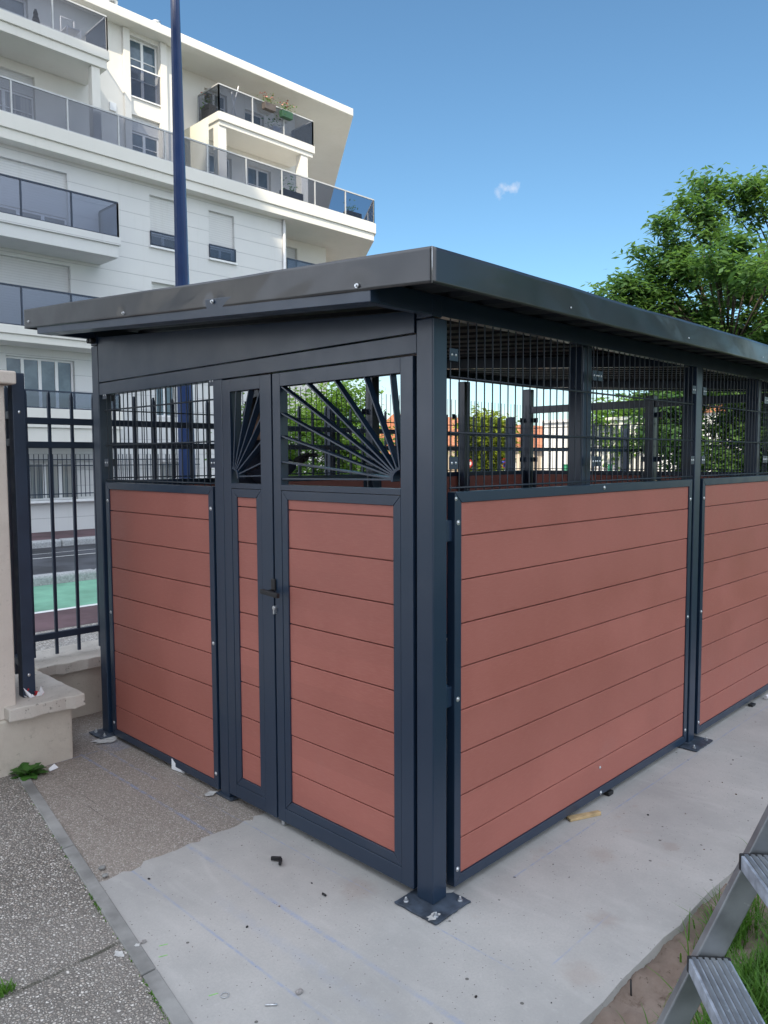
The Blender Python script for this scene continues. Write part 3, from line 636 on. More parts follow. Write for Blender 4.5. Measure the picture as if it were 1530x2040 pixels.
def dented(b, p0, p1, h, thick, nrm, dents, mat='sheet', nu=220, nv=10):  # folded sheet edge with real ripples and dents round its screws
    p0 = Vector(p0); p1 = Vector(p1); nrm = Vector(nrm); L = (p1 - p0).length; vs = []
    for k in range(nv + 1):
        for i in range(nu + 1):
            t = i / nu; v = k / nv; s = t * L
            w = .0030 * math.sin(s * 3.1 + 1) * (.4 + v) + .0022 * math.sin(s * 7.3 + 2 * v) * v + .0010 * math.sin(s * 15 + 3 * v)
            for (ds, dvv, amp, rad) in dents: w -= amp * math.exp(-(((s - ds) / rad) ** 2 + ((v * h - dvv) / (rad * .7)) ** 2))
            w *= min(1, 8 * min(t, 1 - t) + .0)
            vs.append(p0 + (p1 - p0) * t + Vector((0, 0, h * v)) + nrm * w)
    N = len(vs); vs += [q - nrm * thick for q in vs]; Wd = nu + 1; fs = []
    for k in range(nv):
        for i in range(nu): a = k * Wd + i; fs += [(a, a + 1, a + Wd + 1, a + Wd), (N + a, N + a + Wd, N + a + Wd + 1, N + a + 1)]
    for i in range(nu): a = nv * Wd + i; fs += [(i, N + i, N + i + 1, i + 1), (a, a + 1, N + a + 1, N + a)]
    for k in range(nv): a = k * Wd; c = a + nu; fs += [(a, a + Wd, N + a + Wd, N + a), (c, N + c, N + c + Wd, c + Wd)]
    b.faces(vs, fs, mat, smooth=True)
scr = [(.055, 2.136), (.865, 2.203), (1.58, 2.254), (2.664, 2.352)]
b = MB(); dented(b, (X0, Y0, RZ(Y0)), (X0, Y1, RZ(Y1)), TH, .0015, (-1, 0, 0), [(y - Y0, z - RZ(y), .0045, .045) for y, z in scr] + [(.9, .05, .004, .35), (2.1, .06, -.003, .3)])
fa = b.build('front_trim', sh)
for y, z in scr:
    b = MB(); b.tube((X0 + .003, y, z), (X0 - .003, y, z), .0075, 'zinc', 10); b.tube((X0 - .003, y, z), (X0 - .008, y, z), .0045, 'zinc', 6, smooth=False); b.build('screw', fa)
b = MB(); dented(b, (X0, Y0, RZ(Y0)), (X1, Y0, RZ(Y0)), TH, .0015, (0, -1, 0), [(1.2, .05, .003, .4), (2.2, .04, -.002, .25), (3.0, .06, .003, .3)])
fb = b.build('side_trim', sh)
for x in (.45, 1.45, 2.4): b = MB(); b.dome((x, Y0 - .002, RZ(Y0) + .03), (0, -1, 0), .004); b.build('screw', fb)
b = MB(); b.tube((X0 - .001, Y0 - .001, RZ(Y0)), (X0 - .001, Y0 - .001, RZ(Y0) + TH), .0011, 'zinc', 6); b.build('corner_seam', sh)
b = MB(); dented(b, (X1, Y0, RZ(Y0)), (X1, Y1, RZ(Y1)), TH, .0015, (1, 0, 0), []); b.build('end_trim', sh)
b = MB(); dented(b, (X0, Y1, RZ(Y1)), (X1, Y1, RZ(Y1)), TH, .0015, (0, 1, 0), []); b.build('back_trim', sh)

# ------------------------------------------------------------------ person working inside the shelter
def skin_fig(name, chains, mat, parent=None, origin=(0, 0, 0), sub=2):
    vs = []; es = []; rad = []; idx = {}
    def key(p): return tuple(round(c, 5) for c in p)
    for ch in chains:
        prev = None
        for (x, y, z, r) in ch:
            k = key((x, y, z))
            if k not in idx: idx[k] = len(vs); vs.append((x, y, z)); rad.append(r)
            i = idx[k]
            if prev is not None and prev != i: es.append((prev, i))
            prev = i
    o = WL[parent.name] if parent is not None else Vector(origin)
    me = bpy.data.meshes.new(name); me.from_pydata([tuple(Vector(v) - o) for v in vs], es, []); me.materials.append(M[mat])
    ob = bpy.data.objects.new(name, me); COL.objects.link(ob); WL[ob.name] = o
    if parent is not None: ob.parent = parent
    else: ob.location = o
    sk = ob.modifiers.new('skin', 'SKIN'); sl_ = me.skin_vertices[0].data
    for i, r in enumerate(rad): sl_[i].radius = (r * (.8 if r > .11 else 1), r)
    sl_[0].use_root = True; sk.use_smooth_shade = True
    sb = ob.modifiers.new('sub', 'SUBSURF'); sb.levels = sub; sb.render_levels = sub
    return ob
px, py = .775, 2.11                                           # standing sideways, facing +x-ish, one arm held out
fd = Vector((.70, -.71, 0)).normalized(); sd_ = Vector((.71, .70, 0))
def pp(f, s, z, r): q = Vector((px, py, 0)) + fd * f + sd_ * s; return (q.x, q.y, z, r)
chains = [[pp(0, 0, .98, .15), pp(0, 0, 1.15, .145), pp(.01, 0, 1.35, .16), pp(.02, 0, 1.55, .13), pp(.03, 0, 1.66, .065), pp(.05, 0, 1.72, .06), pp(.07, 0, 1.80, .085), pp(.08, 0, 1.88, .075)],
          [pp(0, 0, .98, .15), pp(0, -.1, .92, .10), pp(.03, -.11, .50, .07), pp(0, -.11, .10, .05), pp(.12, -.12, .045, .04), pp(.2, -.12, .035, .03)],
          [pp(0, 0, .98, .15), pp(0, .1, .92, .10), pp(-.02, .12, .50, .07), pp(-.04, .12, .10, .05), pp(.08, .13, .045, .04), pp(.16, .13, .035, .03)],
          [pp(.02, 0, 1.55, .13), pp(.02, -.18, 1.60, .075), pp(.09, -.22, 1.50, .060), pp(.12, -.2, 1.47, .055), pp(.27, -.10, 1.575, .042)],
          [pp(.02, 0, 1.55, .13), pp(.02, .19, 1.56, .07), pp(.05, .24, 1.30, .055), pp(.16, .20, 1.10, .04), pp(.24, .18, 1.07, .03)]]
per = thing('person', 'person in dark work clothes inside the shelter, half hidden by the doors, gloved hand raised', 'person', (px, py, 0))
skin_fig('body', chains, 'cloth', per)
def hand(base, fw, side, up):
    base = Vector(base); q = lambda f, s, u, r: (*(base + fw * f + side * s + up * u), r)
    palm = q(.06, 0, 0, .026); ch = [[q(-.01, 0, 0, .026), q(.03, 0, 0, .03), palm]]
    for k, (s, L) in enumerate(((-.028, .070), (-.009, .080), (.010, .074), (.028, .056))):
        ch.append([palm, q(.085, s, .004, .0105), q(.085 + L * .5, s * 1.2, -.004, .0095), q(.085 + L * .85, s * 1.25, -.025, .008)])
    ch.append([q(.03, 0, 0, .03), q(.045, -.036, .012, .012), q(.075, -.052, .016, .0105), q(.10, -.055, .010, .009)])
    return ch
hb = Vector(pp(.27, -.10, 1.575, 0)[:3])
skin_fig('glove', hand(hb, (fd * .9 + Vector((0, 0, .40))).normalized(), sd_, Vector((0, 0, 1))), 'glove', per)
b = MB(); c = Vector(pp(.055, 0, 1.865, 0)[:3]); bmesh.ops.create_icosphere(b.bm, subdivisions=3, radius=.108, matrix=Matrix.Translation(c) @ Matrix.Diagonal((.95, .95, 1.0, 1)))
b.mi('hair')
bmesh.ops.delete(b.bm, geom=[v for v in b.bm.verts if v.co.z < 1.855 and (v.co - c).dot(fd) > -.02 or v.co.z < 1.79], context='VERTS')
b.build('hair', per)

# ------------------------------------------------------------------ small things on the ground
b = MB(); b.bar((-.205, .672, .012), (-.178, .640, .012), .011, .014, 'black'); b.bar((-.184, .634, .0125), (-.2075, .612, .0125), .011, .015, 'black')
tag(b.build('bracket', origin=(-.19, .645, 0), bevel=.002), 'small black L-shaped plastic bracket lying on the concrete before the doors', 'bracket')
b = MB(); b.tube((-.219, .327, .005), (-.2185, .345, .005), .0042, 'black', 8); tag(b.build('plug', origin=(-.219, .335, 0)), 'tiny black upright plug on the concrete nearer than the L bracket', 'plug')
b = MB(); b.hexa([(.905, -.012, .001), (1.058, -.078, .001), (1.064, -.058, .001), (.925, .02, .001), (.905, -.012, .012), (1.058, -.078, .018), (1.064, -.058, .018), (.925, .02, .012)], 'wood'); tag(b.build('wood_scrap', origin=(1.0, -.05, 0), bevel=.002), 'pale strip of raw wood sticking out under the near board panel', 'wood')
b = MB(); b.hexa([(-.455, 2.20, .0), (-.405, 2.215, .0), (-.415, 2.24, .0), (-.452, 2.222, .0), (-.455, 2.20, .003), (-.405, 2.215, .003), (-.418, 2.232, .022), (-.450, 2.221, .010)], 'paper'); tag(b.build('paper_scrap', origin=(-.43, 2.22, 0)), 'folded scrap of white paper lying by the wall corner next to the weed', 'paper')
b = MB(); b.hexa([(-.004, 1.775, .0), (.01, 1.68, .0), (.03, 1.69, .0), (.02, 1.78, .0), (-.004, 1.775, .055), (.008, 1.68, .003), (.03, 1.69, .003), (.02, 1.78, .055)], 'paper'); tag(b.build('white_wedge', origin=(.01, 1.73, 0)), 'white wedge pushed under the left board panel of the shelter front', 'wedge')
b = MB(); b.tube((3.30, -.035, .016), (3.37, -.05, .016), .014, 'paper', 10); tag(b.build('white_tube', origin=(3.33, -.04, 0)), 'short white tube lying under the far board panel', 'tube')
b = MB(); b.box(3.08, 3.14, -.03, .0, .0005, .014, 'black'); tag(b.build('black_offcut', origin=(3.11, -.015, 0), bevel=.003), 'black offcut on the concrete under the far board panel', 'offcut')
b = MB(); b.box(1.255, 1.30, -.01, .05, .0005, .02, 'black'); tag(b.build('shim', origin=(1.27, .02, 0), bevel=.003), 'black shim under the middle of the near board panel', 'shim')
b = MB()
for i in range(18):
    a0, a1 = i * math.pi / 9, (i + 1) * math.pi / 9
    b.tube((-.772 + .012 * math.cos(a0), .151 + .012 * math.sin(a0), .003), (-.772 + .012 * math.cos(a1), .151 + .012 * math.sin(a1), .003), .0015, 'zinc', 5)
tag(b.build('washer', origin=(-.772, .151, 0)), 'thin metal ring lying on the concrete by the edging strip', 'washer')
b = MB(); b.tube((-.715, .03, .004), (-.688, .006, .004), .0028, 'zinc', 6); tag(b.build('screw', origin=(-.70, .018, 0)), 'grey screw lying on the concrete at the bottom edge of the picture', 'screw')
def pebble(x, y, r, label, mat='chip'):
    b = MB(); bmesh.ops.create_icosphere(b.bm, subdivisions=2, radius=r, matrix=Matrix.Translation((x, y, r * .45)) @ Matrix.Diagonal((1.2, .9, .55, 1))); b.mi(mat)
    for v in b.bm.verts: v.co += Vector((random.uniform(-1, 1), random.uniform(-1, 1), random.uniform(-1, 1))) * r * .12
    tag(b.build('pebble', origin=(x, y, 0)), label, 'pebble')
pebble(-.609, .002, .011, 'brown pebble alone on the concrete near the bottom of the picture'); pebble(-.70, 1.10, .013, 'pale pebble by the edging strip, larger of two', 'edging'); pebble(-.716, 1.04, .011, 'pale pebble by the edging strip, nearer of two', 'edging'); pebble(-.815, .56, .009, 'dark pebble beside the edging strip joint')
b = MB(); b.tube((.117, -.695, -.09), (.119, -.69, .012), .003, 'black', 6); tag(b.build('steel_pin', origin=(.118, -.69, -.06)), 'thin dark steel pin standing in the soil at the edge of the concrete slab', 'pin')
b = MB(); r = random.Random(21)
crumbs = []
for k in range(75):
    x = r.uniform(-.75, 2.6); y = r.uniform(-.62, .9)
    if x > -.1 and y > -.12: continue
    s = r.choice((.0015, .002, .003, .004)); a = r.uniform(0, 3.1)
    b.bar((x, y, s * .6), (x + s * 2 * math.cos(a), y + s * 2 * math.sin(a), s * .6), s * 1.3, s, r.choice(('black', 'soil', 'chip')))
o = b.build('grit'); o['kind'] = 'stuff'
# green paint ticks
b = MB()
for x, y in ((-.775, .50), (-.805, .45), (-.792, .18)): b.hexa([(x - .014, y + .004, .0), (x + .012, y - .006, .0), (x + .013, y - .004, .0), (x - .013, y + .007, .0), (x - .014, y + .004, .0012), (x + .012, y - .006, .0012), (x + .013, y - .004, .0012), (x - .013, y + .007, .0012)], 'lime')
o = b.build('green_paint_mark'); o['kind'] = 'structure'
# splashes of cement powder round the bases
def blot(x, y, rx, ry, z, mat, seed):
    r = random.Random(seed); n = 40; b = MB(); pts = [(x + rx * math.cos(2 * math.pi * i / n) * (1 + .22 * math.sin(i * .8 + seed) + r.uniform(-.06, .06)), y + ry * math.sin(2 * math.pi * i / n) * (1 + .25 * math.cos(i * .6 + seed) + r.uniform(-.06, .06)), z) for i in range(n)]
    b.faces(pts, [tuple(range(n))], mat); o = b.build('cement_spill'); o['kind'] = 'structure'
blot(-.045, 2.42, .075, .055, .0035, 'cement', 1); blot(-.03, 1.375, .03, .022, .0035, 'cement', 2); blot(-.05, -.045, .026, .016, .0105, 'cement', 3); blot(.1, .035, .04, .03, .0105, 'cement', 5); blot(-.90, .56, .013, .02, .002, 'cement', 6); blot(-.84, .555, .009, .008, .0062, 'cement', 7)
# weed at the wall and grass tufts
def leaf_rosette(name, x, y, z, n, L, seed, mat='weed'):
    r = random.Random(seed); V = []; Fq = []
    for k in range(n):
        a = r.uniform(0, 2 * math.pi); ll = L * r.uniform(.55, 1.1); el = r.uniform(.15, 1.25); w = ll * r.uniform(.16, .24); pts = 7
        base = len(V); cx, cy = math.cos(a), math.sin(a)
        for i in range(pts + 1):
            t = i / pts; ee = el - 1.2 * t * t * .8; h = ll * t * math.cos(el * .8); zz = ll * (math.sin(el) * t - .45 * t * t)
            ww = w * (.12 if t < .3 else math.sin(math.pi * min(1, (t - .22) / .80)) ** .7 * (1.25 if i % 2 else .75)) + .001
            V += [(x + cx * h - cy * ww, y + cy * h + cx * ww, z + max(.004, zz + .004)), (x + cx * h + cy * ww, y + cy * h - cx * ww, z + max(.004, zz + .004))]
        for i in range(pts): Fq.append((base + 2 * i, base + 2 * i + 1, base + 2 * i + 3, base + 2 * i + 2))
    return meshobj(name, V, Fq, mat, origin=(x, y, z))
tag(leaf_rosette('weed', -.55, 2.23, 0, 54, .100, 4), 'green leafy weed growing where the wall meets the pavement', 'weed')
def grass(name, pts, h0, h1, seed, zf, lean=.55):
    r = random.Random(seed); V = []; Fq = []
    for (x, y) in pts:
        h = r.uniform(h0, h1); a = r.uniform(0, 6.283); ln_ = h * r.uniform(.15, lean * 1.7); w = r.uniform(.0016, .0034); ca, sa = math.cos(a), math.sin(a); b0 = len(V); z = zf(x, y)
        for t, k in ((0, 1), (.4, .95), (.75, .65), (1, .06)):
            off = ln_ * t * t; zz = z + h * (t - .28 * t * t * (ln_ / h))
            V += [(x + ca * off - sa * w * k, y + sa * off + ca * w * k, zz), (x + ca * off + sa * w * k, y + sa * off - ca * w * k, zz)]
        Fq += [(b0, b0 + 1, b0 + 3, b0 + 2), (b0 + 2, b0 + 3, b0 + 5, b0 + 4), (b0 + 4, b0 + 5, b0 + 7, b0 + 6)]
    return meshobj(name, V, Fq, 'grass')
gp = []; r = random.Random(77)
while len(gp) < 36000:
    x = r.uniform(-.75, 2.6); y = -.90 - abs(r.gauss(0, .55)); edge_ = -.86 + .05 * math.sin(x * 7) + .03 * math.sin(x * 19)
    if y > edge_ or y < -2.4: continue
    if math.sin(x * 11 + y * 3) * math.sin(y * 9 - x * 4) > .82: continue
    gp.append((x, y))
for k in range(500): gp.append((r.gauss(.62, .10), -.80 + r.gauss(0, .03)))
for k in range(160): gp.append((r.gauss(1.15, .05), -.77 + r.gauss(0, .03)))
for k in range(120): gp.append((r.uniform(-.7, 2.5), -.82 + r.gauss(0, .04)))
o = grass('lawn', gp, .035, .135, 5, lambda x, y: -.045 if y < -.86 else -.032); o['kind'] = 'stuff'
tag(grass('grass_tuft', [(-1.228 + r.gauss(0, .018), .644 + r.gauss(0, .01)) for k in range(90)], .012, .035, 6, lambda x, y: 0), 'small grass tuft in the pavement joint at the left edge', 'grass tuft')
gj = [(kx(y) - .004 + r.gauss(0, .003), y) for y in [r.gauss(.30, .05) for k in range(50)] + [r.gauss(.88, .05) for k in range(40)] + [r.uniform(.15, 2.1) for k in range(60)]]
o = grass('joint_moss', gj, .003, .010, 8, lambda x, y: 0); o['kind'] = 'stuff'

# ------------------------------------------------------------------ step ladder in the lower right corner
la = thing('step_ladder', 'paint-spotted aluminium step ladder standing on the lawn in the lower right corner', 'ladder', (-.55, -1.15, -.06))
tdir = Vector((-.772, -.635, 0)); perp = Vector((.635, -.772, 0)); A = Vector((-.464, -1.140, .565)); slope = perp * .44 + Vector((0, 0, 1))
TL = .40
def rail_at(side, z): return A + tdir * (TL * side) + slope * (z - A.z) - tdir * (.012 if side == 0 else -.012)
for side in (0, 1):
    b = MB(); p0, p1 = rail_at(side, -.055), rail_at(side, 1.55); b.bar(p0, p1, .024, .050, 'alu', up=perp); o = b.build('rail', la, bevel=.003)
for k, z in enumerate((.565, .785, 1.005, 1.225, .345, .125)):
    b = MB(); c = A + slope * (z - A.z); p0 = c + tdir * .008; p1 = c + tdir * (TL - .008)
    b.bar(p0, p1, .082, .030, 'step' if k != 0 else 'step', up=(0, 0, 1))
    for j in range(6):
        off = perp * (-.031 + .0125 * j); b.bar(p0 + off + Vector((0, 0, .016)), p1 + off + Vector((0, 0, .016)), .0085, .004, 'alu', up=(0, 0, 1))
    st = b.build('step', la, bevel=.0015)
    b = MB(); b.bar(c + tdir * .002, c + tdir * .012, .086, .034, 'black'); b.build('end_cap', st, bevel=.003)
for side in (0, 1):
    b = MB(); top = rail_at(side, 1.5); b.bar(top, Vector((top.x, top.y, 0)) + perp * .62 + Vector((0, 0, -.055)), .022, .05, 'alu', up=perp); b.build('rear_leg', la, bevel=.003)
b = MB(); c0 = rail_at(0, 1.56); c1 = rail_at(1, 1.56); b.bar(c0, c1, .14, .03, 'step'); b.build('top_tread', la, bevel=.004)

# ------------------------------------------------------------------ apartment building across the street
ap = thing('apartment_building', 'white modern apartment block with long glass balconies and a flat overhanging roof across the street', 'building', (6, 22, ZS))
YF, YU, YREC = 21.366, 22.45, 23.4
def wall(name, y, x0, x1, z0, z1, holes, mat, reveal=.22):
    b = MB(); xs = sorted({x0, x1, *[h[0] for h in holes], *[h[1] for h in holes]}); zs_ = sorted({z0, z1, *[h[2] for h in holes], *[h[3] for h in holes]})
    xs = [x for x in xs if x0 <= x <= x1]; zs_ = [z for z in zs_ if z0 <= z <= z1]
    for i in range(len(xs) - 1):
        for k in range(len(zs_) - 1):
            cx, cz = (xs[i] + xs[i + 1]) / 2, (zs_[k] + zs_[k + 1]) / 2
            if any(h[0] < cx < h[1] and h[2] < cz < h[3] for h in holes): continue
            b.faces([(xs[i], y, zs_[k]), (xs[i + 1], y, zs_[k]), (xs[i + 1], y, zs_[k + 1]), (xs[i], y, zs_[k + 1])], [(0, 1, 2, 3)], mat)
    for h in holes:
        a, c, d, e = h[:4]; r = y + reveal
        b.faces([(a, y, d), (c, y, d), (c, y, e), (a, y, e), (a, r, d), (c, r, d), (c, r, e), (a, r, e)], [(0, 4, 5, 1), (1, 5, 6, 2), (2, 6, 7, 3), (3, 7, 4, 0)], mat)
    return b.build(name, ap, recalc=False)
def window(x0, x1, z0, z1, y, cols=2, bars=1, fw=.055):
    b = MB(); y0, y1 = y, y + .05
    b.box(x0, x1, y0, y1, z0, z0 + fw, 'pvc'); b.box(x0, x1, y0, y1, z1 - fw, z1, 'pvc')
    for i in range(cols + 1):
        xc = x0 + (x1 - x0) * i / cols; wv = fw * (1 if i in (0, cols) else 1.7); xa = min(max(xc - wv / 2, x0), x1 - wv); b.box(xa, xa + wv, y0 - .001, y1, z0 + fw, z1 - fw, 'pvc')
    for k in range(bars): zc = z0 + (z1 - z0) * (k + 1) / (bars + 1); b.box(x0 + fw, x1 - fw, y0 + .008, y1, zc - .015, zc + .015, 'pvc')
    o = b.build('window', ap, bevel=.004)
    b = MB(); b.box(x0 + .01, x1 - .01, y0 + .03, y0 + .04, z0 + .01, z1 - .01, 'pane'); b.build('pane', o)
    return o
def shutter(x0, x1, z0, z1, y):
    b = MB(); b.box(x0, x1, y, y + .03, z0, z1, 'shutter'); b.build('roller_shutter', ap)
def low_rail(x0, x1, z0, z1, y):                            # little glass guard in front of a window
    b = MB(); b.box(x0, x1, y - .02, y + .02, z1 - .04, z1, 'fence'); b.box(x0, x1, y - .02, y + .02, z0, z0 + .03, 'fence')
    for x in (x0 + .015, x1 - .015): b.box(x - .015, x + .015, y - .018, y + .018, z0 + .031, z1 - .041, 'fence')
    o = b.build('window_guard', ap); b = MB(); b.box(x0 + .03, x1 - .03, y - .004, y + .004, z0 + .03, z1 - .04, 'smoke_dark'); b.build('glass_panel', o)
    b = MB(); b.box(x0 - .03, x1 + .03, y - .06, y + .16, z0 - .09, z0 - .03, 'pvc'); b.build('sill', o)
SH = 9.3
hl = []
for dx in (0, -SH, -2 * SH):
    hl += [(5.4 + dx, 8.2 + dx, 8.15, 10.06), (10.86 + dx, 11.9 + dx, 8.47, 10.08), (13.06 + dx, 14.1 + dx, 8.47, 10.08) if dx == 0 else (2.0 + dx + SH, 2.9 + dx + SH, 8.47, 10.08),
           (5.4 + dx, 8.2 + dx, 5.3, 7.36), (10.86 + dx, 11.9 + dx, 5.75, 7.34), (6.27 + dx, 8.24 + dx, 3.06, 4.56), (10.93 + dx, 11.68 + dx, 3.0, 4.3), (6.82 + dx, 8.22 + dx, .40, 1.52), (11.0 + dx, 11.7 + dx, .5, 1.5)]
hl = [h for h in hl if h[1] < 16.2]
wall('wall', YF, -16, 16.4, ZS + .1, 10.41, hl, 'facade')
for (a, c, d, e) in hl:
    y = YF + .14
    if d > 8 and c - a > 2: shutter(a, c, d + .62, e, y - .03); window(a, c, d, d + .61, y, 4, 0)
    elif d > 8.4: shutter(a, c, d + .42, e, y - .03); window(a, c, d, d + .41, y, 2, 0); low_rail(a - .02, c + .02, d + .03, d + .47, YF - .03)
    elif 5 < d < 5.5: shutter(a, c, d, e, y)
    elif 5.6 < d < 6: shutter(a, c, d, e, y)
    elif 2.9 < d < 3.2: window(a, c, d, e, y, 4 if c - a > 1 else 2, 0)
    else: window(a, c, d, e, y, 3 if c - a > 1 else 2, 0)
# end of the lower storeys, set back loggia and slanted end wall
b = MB(); b.faces([(16.4, YF, ZS), (16.4, 23.1, ZS), (16.4, 23.1, 10.41), (16.4, YF, 10.41)], [(0, 1, 2, 3)], 'facade'); b.build('return_wall', ap, recalc=False)
wall('loggia_wall', 23.1, 16.4, 19.9, ZS, 10.41, [(17.0, 18.35, 8.0, 10.1)], 'render'); shutter(17.0, 18.35, 8.0, 10.1, 23.24)
b = MB(); b.faces([(19.9, 23.1, ZS), (26.2, 31.5, ZS), (26.2, 31.5, 10.41), (19.9, 23.1, 10.41)], [(0, 1, 2, 3)], 'render'); b.build('end_wall', ap, recalc=False)
b = MB(); b.tube((16.25, YF - .07, ZS), (16.25, YF - .07, 10.4), .05, 'pvc', 10); b.build('downpipe', ap)
# upper storeys
hu = []
for dx in (0, -SH, -2 * SH): hu += [(5.2 + dx, 7.78 + dx, 11.0, 13.02), (5.2 + dx, 7.66 + dx, 13.85, 15.2), (10.87 + dx, 11.93 + dx, 11.1, 12.93), (10.87 + dx, 11.93 + dx, 13.52, 15.42)]
wall('upper_wall', YU, -16, 12.8, 10.7, 15.56, hu, 'render')
for (a, c, d, e) in hu:
    y = YU + .15
    if c - a > 2 and d < 12: shutter(a, c, 12.48, e, y - .03); window(a, c, d, 12.47, y, 3, 2)
    elif c - a > 2: window(a, c, d, e, y, 3, 2)
    elif d < 12: shutter(a, c, 12.45, e, y - .03); window(a, c, d, 12.44, y, 2, 2)
    else:
        window(a, c, d, e, y, 2, 2); b = MB(); b.box(a - .02, c + .02, YU - .05, YU - .01, 14.42, 14.46, 'pvc'); b.box(a - .02, c + .02, YU - .05, YU - .01, 13.46, 13.50, 'pvc'); o = b.build('window_guard', ap); b = MB(); b.box(a, c, YU - .035, YU - .025, 13.50, 14.42, 'smoke'); b.build('glass_panel', o)
for dx in (0, -SH):
    b = MB(); b.box(10.62 + dx, 10.85 + dx, YU - .10, YU - .001, 11.1, 15.55, 'render'); b.box(11.95 + dx, 12.18 + dx, YU - .10, YU - .001, 11.1, 15.55, 'render'); b.build('pilaster', ap, bevel=.01)
b = MB(); b.box(10.12, 10.34, YU - .06, YU - .001, 12.8, 13.06, 'pvc'); b.build('vent_box', ap, bevel=.01)
b = MB(); b.faces([(12.8, YU, 10.7), (12.8, YREC, 10.7), (12.8, YREC, 15.56), (12.8, YU, 15.56)], [(0, 1, 2, 3)], 'render'); b.build('return_wall', ap, recalc=False)
hr_ = [(14.45, 15.45, 11.0, 12.95), (16.2, 17.3, 11.0, 12.95), (14.3, 15.3, 13.8, 15.2), (16.1, 17.0, 13.8, 15.0)]
wall('recess_wall', YREC, 12.8, 18.55, 10.7, 15.56, hr_, 'render')
for (a, c, d, e) in hr_: window(a, c, d, e, YREC + .15, 2, 2)
b = MB(); b.faces([(18.55, YREC, 10.7), (24.6, 31.5, 10.7), (24.6, 31.5, 15.56), (18.55, YREC, 15.56)], [(0, 1, 2, 3)], 'render'); b.build('end_wall', ap, recalc=False)
# roof slab
def slab(name, poly, z0, z1, mat, parent=ap, bevel=.02):
    b = MB(); n = len(poly); b.faces([(x, y, z0) for x, y in poly] + [(x, y, z1) for x, y in poly], [tuple(range(n - 1, -1, -1)), tuple(range(n, 2 * n))] + [(i, (i + 1) % n, n + (i + 1) % n, n + i) for i in range(n)], mat); return b.build(name, parent, bevel=bevel)
ro = slab('roof', [(-16, 21.9), (20.4, 21.9), (27.6, 31.6), (27.6, 34), (-16, 34)], 15.56, 15.86, 'render')
for x, s in ((10.35, 1.0), (11.9, .8)):
    b = MB(); b.tube((x, 22.5, 15.86), (x, 22.5, 16.22 * s + 15.86 * (1 - s)), .10 * s, 'zinc', 12); b.tube((x, 22.5, 16.22 * s + 15.86 * (1 - s)), (x, 22.5, 16.32 * s + 15.86 * (1 - s)), .17 * s, 'zinc', 12, r2=.19 * s); b.build('vent_cowl', ro)
# balconies
def balcony(name_, poly, zb, zm, zt, mat='render'):         # two-step edge slab
    ins = .06
    b = MB(); n = len(poly); cx = sum(p[0] for p in poly) / n
    b.faces([(x, y, zm) for x, y in poly] + [(x, y, zt) for x, y in poly], [tuple(range(n - 1, -1, -1)), tuple(range(n, 2 * n))] + [(i, (i + 1) % n, n + (i + 1) % n, n + i) for i in range(n)], mat)
    p2 = [(x + (-ins if x > cx else (ins if x > -10 else 0)), y + (ins if y < YF - .2 or (y < YU - .3 and zb > 10) else 0)) for x, y in poly]
    b.faces([(x, y, zb) for x, y in p2] + [(x, y, zm - .002) for x, y in p2], [tuple(range(n - 1, -1, -1)), tuple(range(n, 2 * n))] + [(i, (i + 1) % n, n + (i + 1) % n, n + i) for i in range(n)], mat)
    return b.build('balcony', ap, bevel=.012)
def railing(bal, pts, z0, z1, step, pmat, gmat, posts=None, hr=.022):
    b = MB()
    for (p, q) in zip(pts[:-1], pts[1:]):
        p = Vector((*p, 0)); q = Vector((*q, 0)); L = (q - p).length; d = (q - p) / L
        b.bar(p + Vector((0, 0, z1)), q + Vector((0, 0, z1)), .05, hr * 2, pmat); b.bar(p + Vector((0, 0, z0 + .02)), q + Vector((0, 0, z0 + .02)), .03, .03, pmat)
        n = max(1, int(round(L / step)))
        for k in range(n + 1):
            c = p + d * (L * k / n); b.box(c.x - .022, c.x + .022, c.y - .022, c.y + .022, z0, z1 - hr, pmat)
    b.build('railing', bal)
    for (p, q) in zip(pts[:-1], pts[1:]):
        p = Vector((*p, 0)); q = Vector((*q, 0)); L = (q - p).length; n = max(1, int(round(L / step)))
        for k in range(n):
            a = p + (q - p) * ((k + .02) / n); c = p + (q - p) * ((k + .98) / n); g_ = MB(); g_.bar(a + Vector((0, 0, (z0 + z1) / 2 + .01)), c + Vector((0, 0, (z0 + z1) / 2 + .01)), .010, z1 - z0 - .06, gmat); g_.build('glass_panel', bal)
# long terrace
bl = balcony('long', [(-16, 20.87), (20.65, 20.87), (26.6, 29.0), (26.6, 31.5), (-16, 31.5)], 10.41, 10.70, 11.10)
railing(bl, [(-16 + .62, 20.93), (20.58, 20.93), (24.0, 25.7)], 11.10, 12.03, 1.585, 'railgrey', 'smoke')
# fifth storey balconies
b5 = balcony('five', [(-2.0, 20.95), (9.43, 20.95), (9.43, YU - .005), (-2.0, YU - .005)], 13.30, 13.56, 13.83)
railing(b5, [(-1.94, YU - .05), (-1.94, 21.0), (9.38, 21.0), (9.38, YU - .05)], 13.83, 14.83, 1.62, 'railgrey', 'smoke')
for x in (8.91, 3.2, -1.7):
    b = MB(); b.box(x, x + .26, 21.07, 21.33, 11.10, 13.30, 'render'); b.build('column', ap, bevel=.01)
b6 = balcony('six', [(13.92, 21.93), (18.35, 21.93), (18.35, YREC - .005), (13.92, YREC - .005)], 13.36, 13.52, 13.80)
railing(b6, [(13.98, YREC - .1), (13.98, 21.99), (18.29, 21.99), (18.29, YREC - .1)], 13.80, 14.75, 1.43, 'railgrey', 'smoke')
for x in (13.96, 17.72):
    b = MB(); b.box(x, x + .34, 22.03, 22.35, 11.10, 13.36, 'render'); b.build('column', ap, bevel=.01)
